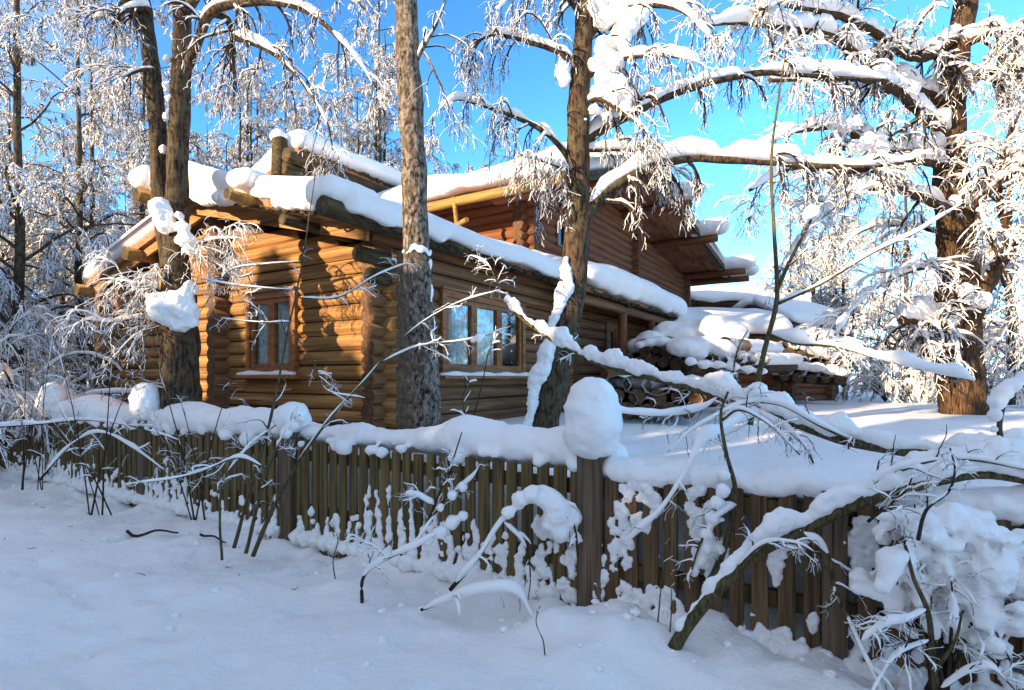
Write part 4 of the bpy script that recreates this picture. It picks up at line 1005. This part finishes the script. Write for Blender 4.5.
# the bush buried in snow at the lower right
def fy(x, out=0.22):
    k = (x - 512) / F; t = (F0[0] - k * F0[1]) / (-V[0] + k * V[1]); return F0[1] + t * V[1] - out
bl = []
def lowy(x, y): return max(y, 520 + max(0, x - 950) * 0.42)
for x, y, rad in [(892, 520, 22), (905, 505, 26), (930, 497, 28), (950, 512, 32), (925, 528, 34), (975, 512, 30), (1000, 520, 34), (1025, 530, 40), (965, 545, 38), (995, 560, 40), (1025, 575, 40),
                  (940, 560, 30), (960, 585, 34), (985, 605, 36), (1015, 615, 34), (945, 605, 22), (930, 590, 18), (915, 555, 22), (898, 548, 20), (880, 560, 14), (872, 580, 10), (890, 575, 12), (1000, 640, 26), (975, 632, 20), (1030, 655, 26), (960, 625, 14), (905, 590, 12), (900, 610, 9), (912, 625, 8), (920, 640, 8), (955, 665, 14), (1000, 672, 18), (1035, 690, 26), (975, 680, 13)]:
    if y > 650: continue
    y = lowy(x, y + 8)
    bl.append((P(x, y, fy(x) + 0.05 * math.sin(x * 0.7)), np.array([1, 0.75, 0.9]) * rad * 0.52 / F * fy(x)))
rb = np.random.default_rng(6)
for x, y, rad in [(892, 520, 22), (930, 500, 28), (960, 520, 32), (1000, 520, 34), (965, 560, 36), (1010, 580, 40), (940, 590, 30), (985, 610, 34), (910, 560, 22), (1020, 640, 26), (900, 600, 14), (870, 585, 12)]:
    for _ in range(9):
        q = rad * math.sqrt(rb.uniform(0.2, 1.5)); an = rb.uniform(0, 6.28); s = rb.uniform(6, 12)
        bl.append((P(x + q * math.cos(an), lowy(x, y + q * 0.9 * math.sin(an)) - 6 + rb.uniform(0, 6), fy(x) + rb.uniform(-0.1, 0.06)), np.array([1.2, 0.8, 0.75]) * s / F * fy(x)))
ra = np.random.default_rng(12); arcs = []
for i in range(15):
    x0 = 935 + ra.uniform(-10, 14); dx = ra.uniform(-75, 130); hh = ra.uniform(60, 150); Y0 = fy(min(x0, 990))
    e = max(x0 + dx, 884); top = max(690 - hh - ra.uniform(10, 40), 525); tip = min(top + ra.uniform(10, 70), 660)
    pts_ = [(x0, 690, Y0 - 0.05), (x0 + dx * 0.25, 690 - (690 - top) * 0.62, Y0 + ra.uniform(-.08, .02)), (x0 + dx * 0.6, top, Y0 + ra.uniform(-.15, .02)), (e, tip, Y0 + ra.uniform(-.2, 0.02))]
    arcs.append((pts_, 0.008, 0.003, 0.012))
    bl += roll(pts_, ra.uniform(0.028, 0.05), 34, 0.30, 1.0, 0.008, i, 0.9)
plant('buried_bush', 'bush buried under big snow pillows at the lower right of the fence', 'bush',
      [([(938, 700, 2.3), (933, 660, 2.35), (927, 612, 2.38), (912, 578, 2.42), (905, 545, 2.46)], 0.014, 0.006, 0.006),
       ([(936, 670, 2.34), (955, 640, 2.3), (962, 612, 2.3)], 0.008, 0.004, 0.006)],
      [([(868, 522, 2.5), (885, 510, 2.46), (905, 492, 2.42), (912, 478, 2.42)], 0.007, 0.003, 0.0),
       ([(918, 540, 2.4), (926, 510, 2.38), (948, 492, 2.36), (955, 470, 2.36), (950, 448, 2.4)], 0.008, 0.003, 0.004),
       ([(926, 610, 2.38), (905, 620, 2.35), (885, 625, 2.35), (862, 640, 2.35)], 0.008, 0.003, 0.016),
       ([(930, 640, 2.35), (900, 655, 2.3), (880, 680, 2.25), (868, 700, 2.2)], 0.008, 0.003, 0.016),
       ([(940, 690, 2.3), (965, 672, 2.25), (990, 668, 2.2), (1015, 690, 2.2)], 0.008, 0.003, 0.016)] + arcs,
      [LV(9, 0.2, 0.95, 0.2, 0.5, 0.9, 0.15, 0.15, 10, 0.005, rmin=0.002, wander=0.24), LV(5, 0.2, 0.95, 0.09, 0.6, 0.8, 0.1, 0.2, 5, None, rmin=0.0018)], 65, M_YTWIG, M_TWIG, sides=8, lumpsnow=[(bl, 0.013)])
plant('bent_twig', 'single twig bowed over with snow at the right edge behind the fence', 'shrub',
      [([(1012, 475, 2.75), (1005, 455, 2.72), (1000, 425, 2.7), (1008, 395, 2.7), (1024, 378, 2.7), (1060, 372, 2.7)], 0.014, 0.008, 0.04)],
      [([(1004, 440, 2.72), (1018, 446, 2.7), (1040, 452, 2.7)], 0.006, 0.003, 0.01)], [LV(4, 0.2, 0.9, 0.15, 0.5, 0.8, 0.1, 0.1, 5, 0.005, rmin=0.002)], 66, M_YTWIG, sides=8,
      lumpsnow=[(pb([(994, 430, 5), (994, 415, 6), (997, 402, 7), (1003, 392, 8), (1012, 384, 8), (1022, 377, 8), (1035, 372, 8)], 2.68), 0.01)])
# slim saplings on the left, in front of the fence
plant('hazel_shrub', 'slim snowy hazel stems reaching from the lane across the house corner', 'shrub',
      [([(253, 556, 4.8), (270, 515, 4.8), (298, 462, 4.85), (330, 418, 4.9), (362, 384, 4.9), (405, 336, 4.9), (450, 306, 4.9), (505, 288, 4.9)], 0.020, 0.004, 0.014),
       ([(234, 548, 4.9), (250, 490, 4.95), (270, 420, 5.0), (287, 336, 5.0), (300, 278, 5.0), (308, 225, 5.0), (316, 170, 5.0)], 0.017, 0.004, 0.012),
       ([(246, 553, 4.85), (256, 510, 4.8), (268, 470, 4.7), (285, 430, 4.6), (300, 415, 4.6)], 0.018, 0.006, 0.03),
       ([(222, 560, 4.7), (220, 520, 4.7), (224, 480, 4.7), (250, 445, 4.75), (276, 425, 4.8)], 0.012, 0.005, 0.02)],
      [([(300, 298, 5.0), (339, 297, 4.95), (374, 277, 4.9), (410, 262, 4.9)], 0.008, 0.003, 0.007),
       ([(293, 330, 5.0), (313, 362, 4.95), (327, 390, 4.9), (365, 398, 4.9)], 0.008, 0.003, 0.007),
       ([(303, 262, 5.0), (265, 264, 5.0), (230, 270, 5.0), (215, 290, 5.0), (200, 312, 5.0)], 0.008, 0.003, 0.007),
       ([(296, 290, 5.0), (262, 288, 5.0), (225, 284, 5.0), (190, 276, 5.0)], 0.007, 0.003, 0.007),
       ([(290, 322, 5.0), (255, 322, 5.0), (220, 318, 5.0)], 0.006, 0.003, 0.007),
       ([(382, 362, 4.9), (420, 346, 4.85), (470, 340, 4.8), (512, 326, 4.8)], 0.008, 0.003, 0.007),
       ([(268, 470, 4.7), (240, 458, 4.7), (205, 470, 4.7), (170, 478, 4.7), (120, 485, 4.75)], 0.010, 0.004, 0.018)],
      [LV(8, 0.25, 0.98, 0.30, 0.5, 0.8, 0.1, 0.1, 10, 0.0065, rmin=0.0026, wander=0.24), LV(4, 0.2, 0.95, 0.12, 0.6, 0.8, 0.05, 0.15, 6, None, rmin=0.0022, wander=0.28)], 67, M_YTWIG, M_YTWIG, sides=8, limbsrc='both',
      lumpsnow=[(pb([(478, 338, 4), (472, 341, 3), (483, 336, 3), (300, 416, 7), (292, 424, 7), (286, 432, 6)], 4.75), 0.012)])
plant('snowy_shrub', 'low shrub with two upright snow crusted forks before the dark pickets', 'shrub',
      [([(362, 606, 3.9), (364, 576, 3.9), (388, 558, 3.9), (416, 546, 3.9), (440, 530, 3.9), (462, 514, 3.95)], 0.013, 0.006, 0.035),
       ([(400, 555, 3.9), (418, 540, 3.95), (434, 505, 4.0), (452, 462, 4.0), (462, 432, 4.0)], 0.011, 0.004, 0.03),
       ([(416, 543, 3.95), (445, 500, 4.0), (470, 478, 4.05), (480, 462, 4.05)], 0.010, 0.004, 0.04)],
      [([(434, 505, 4.0), (420, 497, 4.0), (405, 494, 4.0)], 0.008, 0.004, 0.02), ([(388, 558, 3.9), (372, 545, 3.9), (352, 540, 3.9)], 0.006, 0.003, 0.01)],
      [LV(8, 0.2, 0.95, 0.2, 0.5, 0.8, 0.2, 0.1, 9, 0.007, rmin=0.0022, wander=0.24), LV(4, 0.2, 0.95, 0.09, 0.6, 0.8, 0.05, 0.15, 6, None, rmin=0.002, wander=0.28)], 68, M_TWIG, sides=8, limbsrc='both',
      lumpsnow=[(pb([(452, 522, 8), (440, 532, 7), (428, 540, 7), (462, 515, 5), (452, 496, 5), (462, 486, 5), (440, 508, 5)], 3.93), 0.012)])
plant('snowy_shrub', 'bowed shrub stem carrying a hood of snow beside the tall fence post', 'shrub',
      [([(450, 590, 3.8), (478, 557, 3.8), (503, 520, 3.82), (530, 501, 3.85), (556, 504, 3.75), (574, 525, 3.68), (578, 556, 3.65)], 0.016, 0.007, 0.05),
       ([(421, 610, 3.7), (450, 600, 3.65), (480, 592, 3.6), (516, 592, 3.55), (530, 610, 3.5), (541, 632, 3.45)], 0.010, 0.004, 0.035)],
      [([(503, 522, 3.8), (525, 545, 3.8), (530, 575, 3.8), (528, 600, 3.75)], 0.008, 0.003, 0.02)],
      [LV(8, 0.2, 0.95, 0.2, 0.5, 0.9, -0.1, 0.5, 6, 0.014, rmin=0.0025)], 69, M_TWIG, sides=8, limbsrc='both',
      lumpsnow=[(pb([(520, 500, 9), (533, 494, 11), (546, 500, 11), (558, 512, 16), (570, 520, 13), (562, 530, 13), (575, 538, 8), (552, 522, 10), (508, 512, 7)], 3.76), 0.013)])
rs_ = np.random.default_rng(77)
def wild(label, x0, y0, Y, n, hgt, seed, spread=60, th=0.011):
    r = np.random.default_rng(seed); st = []
    for i in range(n):
        x = x0 + r.uniform(-14, 14); dx = r.uniform(-spread, spread); hh = hgt * r.uniform(0.6, 1.1)
        st.append(([(x, y0, Y), (x + dx * 0.25, y0 - hh * 0.35, Y + r.uniform(-.1, .1)), (x + dx * 0.6, y0 - hh * 0.7, Y + r.uniform(-.2, .2)), (x + dx, y0 - hh, Y + r.uniform(-.3, .3))], th * r.uniform(0.7, 1.3), 0.0025, 0.008))
    plant('wild_shrub', label, 'shrub', st, [], [LV(5, 0.25, 0.98, 0.42, 0.5, 0.7, 0.1, 0.15, 8, 0.006, rmin=0.0025, wander=0.2), LV(4, 0.2, 0.95, 0.18, 0.6, 0.7, 0.05, 0.2, 5, None, rmin=0.0022, wander=0.25)], seed, M_TWIG, sides=7, limbsrc='stems')
wild('dark wiry shrub before the fence at the far left edge', 30, 490, 7.2, 6, 150, 71, 70, 0.007)
wild('tangled snowy shrub in front of the fence left of the first capped post', 102, 515, 6.0, 5, 160, 72, 80, 0.008)
wild('thin twiggy shrub crossing the fence right of the second capped post', 205, 520, 5.8, 4, 160, 73, 60, 0.008)
plant('snowy_shrub', 'flat spreading twig with a long snow roll low along the left fence', 'shrub',
      [([(-20, 428, 6.6), (40, 424, 6.6), (90, 420, 6.6), (140, 428, 6.5), (180, 440, 6.5)], 0.016, 0.006, 0.03),
       ([(40, 480, 6.4), (70, 445, 6.4), (100, 432, 6.4), (130, 445, 6.3), (165, 470, 6.3)], 0.014, 0.005, 0.03)], [],
      [LV(8, 0.2, 0.95, 0.4, 0.5, 0.8, 0.1, 0.3, 6, 0.014, rmin=0.003), LV(3, 0.2, 0.95, 0.2, 0.6, 0.7, 0, 0.2, 4, None, rmin=0.0035)], 74, M_TWIG, sides=7, limbsrc='stems')
plant('snowy_shrub', 'small weathered shrub standing under the corner window behind the snow ridge', 'shrub',
      [([(470, 430, 5.2), (478, 400, 5.2), (484, 375, 5.2), (490, 350, 5.2), (500, 330, 5.2)], 0.010, 0.003, 0.02),
       ([(470, 428, 5.2), (462, 400, 5.2), (470, 380, 5.2)], 0.006, 0.003, 0.02)], [], [LV(7, 0.2, 0.95, 0.2, 0.5, 0.8, 0.1, 0.1, 6, 0.012, rmin=0.003)], 75, M_TWIG, sides=6, limbsrc='stems')
plant('bare_sprig', 'tiny dark sprig poking out of the snow below the bowed stem', 'twig', [([(545, 655, 3.0), (543, 640, 3.0), (536, 622, 3.02), (540, 606, 3.02)], 0.004, 0.002, 0.004)], [],
      [LV(5, 0.3, 0.95, 0.06, 0.6, 0.8, 0.2, 0.1, 6, 0.003, rmin=0.0016, wander=0.25)], 91, M_TWIG, sides=6, limbsrc='stems')
plant('bare_sprig', 'thin dark sprig standing before the pickets left of the snowy forks', 'twig', [([(336, 585, 4.3), (333, 560, 4.3), (338, 540, 4.32), (330, 520, 4.35)], 0.005, 0.002, 0.004)], [],
      [LV(6, 0.3, 0.95, 0.1, 0.6, 0.8, 0.2, 0.1, 6, 0.003, rmin=0.0018, wander=0.25)], 92, M_TWIG, sides=6, limbsrc='stems')
plant('bare_sprig', 'two thin brown wands before the pickets right of the tall post', 'twig', [([(656, 640, 3.2), (660, 600, 3.2), (664, 550, 3.22), (662, 510, 3.25)], 0.005, 0.002, 0.0), ([(668, 652, 3.15), (672, 610, 3.15), (670, 570, 3.18)], 0.0045, 0.002, 0.0)], [],
      [LV(4, 0.3, 0.95, 0.09, 0.6, 0.8, 0.2, 0.1, 6, 0.003, rmin=0.0016, wander=0.25)], 93, M_YTWIG, sides=6, limbsrc='stems')
# sticks lying on the snow
m2 = MB(); p = resample([P(127, 523, 5.6) , P(150, 521, 5.55), P(178, 522, 5.5)], 10)
for q in p: q[2] = gz_at(q[0], q[1]) + 0.05
m2.tubes(p, np.linspace(0.016, 0.008, 10), 7, caps=True); tag(m2.build('stick', M_TWIG), 'dark stick lying on the snow below the left fence', 'stick')
m2 = MB(); p = resample([P(200, 524, 5.4), P(212, 522, 5.4), P(226, 528, 5.3)], 10)
for q in p: q[2] = gz_at(q[0], q[1]) + 0.04
m2.tubes(p, np.linspace(0.012, 0.006, 10), 7, caps=True); tag(m2.build('stick', M_TWIG), 'short stick on the snow right of the longer stick', 'stick')

# ------------------------------------------------------------------ frosted trees behind and round the house
def frost_tree(seed, h, r0, nl=20, k2=8, k3=7, k4=7, droop=0.6, ln=0.27, tw=0.014, f0=0.18, up=0.25, m2_=None):
    r = np.random.default_rng(seed)
    z = np.linspace(0, h, 16); lean = np.cumsum(r.normal(0, 0.02 * h / 16, (16, 2)), 0)
    tp = np.stack([lean[:, 0], lean[:, 1], z], -1)[None]; tr = np.linspace(r0, r0 * 0.12, 16)[None]
    a, ar = grow(tp, tr, nl, f0, 0.98, h * ln, 0.40, 1.0, up, droop * 0.5, 10, r, rmin=tw, lenfall=0.55)
    b_, br = grow(a, ar, k2, 0.12, 0.97, -0.42, 0.5, 0.8, 0.0, droop, 7, r, rmin=tw * 0.9, wander=0.16)
    c, cr = grow(b_, br, k3, 0.1, 0.97, -0.42, 0.6, 0.8, -0.1, droop, 5, r, rmin=tw * 0.8, wander=0.2)
    d, dr = grow(c, cr, k4, 0.1, 0.97, -0.5, 0.8, 0.8, -0.15, droop, 3, r, rmin=tw * 0.75, wander=0.25)
    mt, mc = MB(), MB()
    mt.tubes(tp, tr, 10, jit=0.1, seed=seed); mt.tubes(a, ar, 6)
    mc.tubes(b_, br, 4); mc.tubes(c, cr, 3); mc.tubes(d, dr, 3)
    return mt, mc
VAR = bpy.data.collections.new('wood_variants')
variants = []
specs = [(101, 17, .15, 34, 9, 9, 7, .8, .26, .019, .10), (102, 15, .13, 34, 9, 9, 7, .7, .28, .019, .08), (103, 10, .13, 26, 9, 9, 7, .35, .34, .018, .04),
         (104, 8, .10, 24, 9, 9, 7, .3, .38, .018, .02), (105, 12, .14, 30, 9, 9, 7, .5, .29, .018, .06)]
for i, sp_ in enumerate(specs):
    fm = M_FROST if i in (0, 1) else M_FROSTY
    mt, mc = frost_tree(sp_[0], sp_[1], sp_[2], *sp_[3:7], droop=sp_[7], ln=sp_[8], tw=sp_[9], f0=sp_[10])
    t_ = mt.build('trunk', M_BARK); c_ = mc.build('crown', fm); variants.append((t_, c_))
    # one joined copy for the far wood
    jm = MB(); jm.v = mt.v + mc.v; jm.f = mt.f + [(f + mt.n, 1, s) for f, m_, s in mc.f]; jm.n = mt.n + mc.n
    jo = jm.build('wood_tree', [M_BARK, fm]); COL.objects.unlink(jo); VAR.objects.link(jo); jo.name = 'wood_tree_%d' % i
used = set()
def put_tree(i, x, Y, label, sc=1.0, rz=0.0, group='frosted trees round the house', zb=None):
    p = P(x, HY, Y); zb = gz_at(p[0], p[1]) - 0.05; p[2] = zb
    root = thing('frosted_tree', p, label, 'tree', group); root.rotation_euler = (0, 0, rz); root.scale = (sc, sc, sc)
    for o in variants[i]:
        c = o if i not in used else o.copy()
        if i in used: COL.objects.link(c)
        c.parent = root
    used.add(i)
put_tree(0, 18, 15.5, 'tall drooping frosted birch at the far left edge', 1.0, 0.3)
put_tree(1, 82, 18.0, 'frosted birch left of the gable behind the frosted bush', 1.05, 1.9)
put_tree(0, 248, 24.0, 'thin frosted tree rising over the gable roof snow', 0.95, 2.4)
put_tree(1, 318, 27.0, 'frosted tree rising behind the rear wing roof', 0.95, 4.4)
put_tree(1, 140, 21.0, 'frosted tree seen between gable and double stemmed tree', 1.0, 5.3)
put_tree(2, 905, 19.0, 'bushy white tree glowing left of the lime tree trunk', 0.95, 0.8)
put_tree(3, 845, 22.0, 'rounded snow white tree beyond the small hut', 1.0, 2.8)
put_tree(4, 1010, 17.5, 'bright frosted tree right of the lime tree trunk', 0.9, 4.0)
put_tree(3, 470, 24.0, 'small frosted crown showing over the house between birch and leaning tree', 1.05, 3.1)
put_tree(4, 790, 27.0, 'frosted tree standing behind the low log shed', 0.8, 1.2)
used_all = [i for i in range(5) if i not in used]
for i in used_all:
    for o in variants[i]: bpy.data.objects.remove(o)
# the wood further off: one mass, instanced on points
rw = np.random.default_rng(9); pts = []
def region(n, x0, x1, Y0, Y1, kinds, s0, s1):
    for _ in range(n):
        Y = rw.uniform(Y0, Y1); x = rw.uniform(x0, x1); p = P(x, HY, Y)
        pts.append((p[0], p[1], gz_at(p[0], p[1]) - 0.1, rw.choice(kinds), rw.uniform(0, 6.28), rw.uniform(s0, s1)))
region(44, -350, 110, 17, 45, [0, 1, 4, 2], 0.75, 1.15)
region(12, 395, 575, 28, 38, [4], 1.0, 1.25)
region(66, 60, 390, 22, 50, [0, 1, 4], 0.75, 1.05)
region(18, 330, 700, 30, 55, [2, 3, 4], 0.85, 1.1)
region(46, 790, 1500, 22, 60, [2, 3, 4], 0.8, 1.2)
region(22, 740, 1100, 45, 80, [2, 3, 4], 0.9, 1.3)
region(26, -500, 400, 50, 90, [2, 3, 4], 0.9, 1.3)
pa = np.array(pts)
me = bpy.data.meshes.new('frosted_wood'); me.vertices.add(len(pa)); me.vertices.foreach_set('co', pa[:, :3].astype(np.float32).ravel())
for nm, ty, col_ in (('idx', 'INT', 3), ('rot', 'FLOAT', 4), ('scl', 'FLOAT', 5)):
    at = me.attributes.new(nm, ty, 'POINT'); at.data.foreach_set('value', pa[:, col_].astype(np.int32 if ty == 'INT' else np.float32))
wood = bpy.data.objects.new('frosted_wood', me); COL.objects.link(wood); tag(wood, 'white frosted wood closing the view all round behind the house', 'wood', kind='stuff')
ng = bpy.data.node_groups.new('scatter', 'GeometryNodeTree')
ng.interface.new_socket('Geometry', in_out='INPUT', socket_type='NodeSocketGeometry'); ng.interface.new_socket('Geometry', in_out='OUTPUT', socket_type='NodeSocketGeometry')
gi, go = ng.nodes.new('NodeGroupInput'), ng.nodes.new('NodeGroupOutput')
ci = ng.nodes.new('GeometryNodeCollectionInfo'); ci.inputs['Collection'].default_value = VAR; ci.inputs['Separate Children'].default_value = True; ci.inputs['Reset Children'].default_value = True
mp_ = ng.nodes.new('GeometryNodeMeshToPoints'); ip = ng.nodes.new('GeometryNodeInstanceOnPoints'); ip.inputs['Pick Instance'].default_value = True
def attr(nm, ty):
    q = ng.nodes.new('GeometryNodeInputNamedAttribute'); q.data_type = ty; q.inputs['Name'].default_value = nm; return q.outputs[0]
cx = ng.nodes.new('ShaderNodeCombineXYZ'); ng.links.new(attr('rot', 'FLOAT'), cx.inputs[2])
er = ng.nodes.new('FunctionNodeEulerToRotation'); ng.links.new(cx.outputs[0], er.inputs[0])
L_ = ng.links.new
L_(gi.outputs[0], mp_.inputs['Mesh']); L_(mp_.outputs[0], ip.inputs['Points']); L_(ci.outputs[0], ip.inputs['Instance']); L_(attr('idx', 'INT'), ip.inputs['Instance Index'])
L_(er.outputs[0], ip.inputs['Rotation']); L_(attr('scl', 'FLOAT'), ip.inputs['Scale']); L_(ip.outputs[0], go.inputs[0])
md = wood.modifiers.new('scatter', 'NODES'); md.node_group = ng

# frosted bush at the left edge
def frost_bush(label, x, Y, n, L, seed, tw=0.014, ln2=-0.4, droop=0.45):
    r = np.random.default_rng(seed); p = P(x, HY, Y); p[2] = gz_at(p[0], p[1]) - 0.05
    root = thing('frosted_bush', p, label, 'bush')
    tp = np.zeros((1, 4, 3)) + p + np.linspace(0, 0.3, 4)[None, :, None] * ZZ; tr = np.full((1, 4), 0.05)
    a, ar = grow(tp, tr, n, 0.0, 0.9, L, 0.6, 0.55, 0.3, droop, 16, r, rmin=0.016, lenfall=0.3)
    b_, br = grow(a, ar, 12, 0.2, 0.98, -0.4, 0.5, 0.8, -0.05, 0.8, 8, r, rmin=0.008)
    c, cr = grow(b_, br, 9, 0.1, 0.97, ln2, 0.6, 0.8, -0.1, 0.6, 5, r, rmin=tw * 0.8, wander=0.2)
    d, dr = grow(c, cr, 4, 0.1, 0.97, -0.5, 0.8, 0.8, -0.1, 0.4, 3, r, rmin=tw * 0.7, wander=0.25)
    m = MB(); m.tubes(a, ar, 7); m.build('stem', M_TWIG, root)
    m = MB(); m.tubes(b_, br, 4); m.tubes(c, cr, 3); m.tubes(d, dr, 3); tag(m.build('frosted_twigs', M_FROSTY, root), kind='stuff')
    m = MB(); snow_on(m, a, ar, 0.05, seed, 6, 0.2, 4); snow_on(m, b_, br, 0.03, seed, 5, 0.1, 5); tag(m.build('snow_cover', M_SNOW, root), kind='stuff')
frost_bush('big rounded bush white with frost at the left edge', 2, 10.8, 24, 4.4, 81)
frost_bush('frosted bush leaning over the left end of the gable', 22, 9.8, 18, 4.0, 82)
frost_bush('small frosted bush right of the lime tree trunk', 1000, 15, 14, 2.6, 83)
frost_bush('small frosted bush between the far stack and the lime tree', 885, 17, 14, 2.6, 84)

# ------------------------------------------------------------------ unseen spruces added behind the camera, heights set to shade the lane
def spruce(x, y, h, seed, label):
    r = np.random.default_rng(seed); root = thing('shade_spruce', (x, y, 0), label, 'tree', 'unseen spruces added to shade the lane')
    m = MB(); m.tubes(np.array([(x, y, z) for z in np.linspace(-0.2, h, 8)]), np.linspace(0.16, 0.02, 8), 8); m.build('trunk', M_BARK, root)
    m = MB(); nq = 2600; f = r.uniform(0.03, 1, nq) ** 1.0; z = 0.4 + f * (h - 0.4); rad = (1 - f) ** 0.8 * h * 0.24 * np.sqrt(r.uniform(0.05, 1, nq)); a = r.uniform(0, 6.28, nq)
    c = np.stack([x + rad * np.cos(a), y + rad * np.sin(a), z - rad * 0.35], -1)
    e1 = np.stack([np.cos(a), np.sin(a), -0.5 + 0 * a], -1) * 0.28 + r.normal(0, 0.08, (nq, 3)); e2 = np.stack([-np.sin(a), np.cos(a), 0 * a], -1) * 0.16 + r.normal(0, 0.06, (nq, 3))
    v = np.stack([c - e1 - e2, c + e1 - e2, c + e1 + e2, c - e1 + e2], 1).reshape(-1, 3); m.add(v, np.arange(nq * 4).reshape(-1, 4), 0, False)
    m.build('crown', flat_mat('spruce_needles', (0.03, 0.05, 0.03), 0.9) if 'spruce_needles' not in bpy.data.materials else bpy.data.materials['spruce_needles'], root)
PERP = np.array([-SUN_H[1], SUN_H[0]])
CASTD = 20.0
for i in range(26):
    u_ = -19 + i * 1.5; r = np.random.default_rng(900 + i)
    c = np.array([-1.5, 7.0]) + SUN_H * (CASTD + r.uniform(-2, 2)) + PERP * (u_ + r.uniform(-0.4, 0.4))
    hh_ = (9.5 + r.uniform(-3.0, 2.0)) if u_ < -7 else (9.6 if -0.8 < u_ < 1.3 else 7.85 if -5 < u_ < -0.8 else 7.8) + r.uniform(-1.5, 1.0)
    spruce(c[0], c[1], hh_, 900 + i, 'unseen dark spruce added in a row to shade the lane')
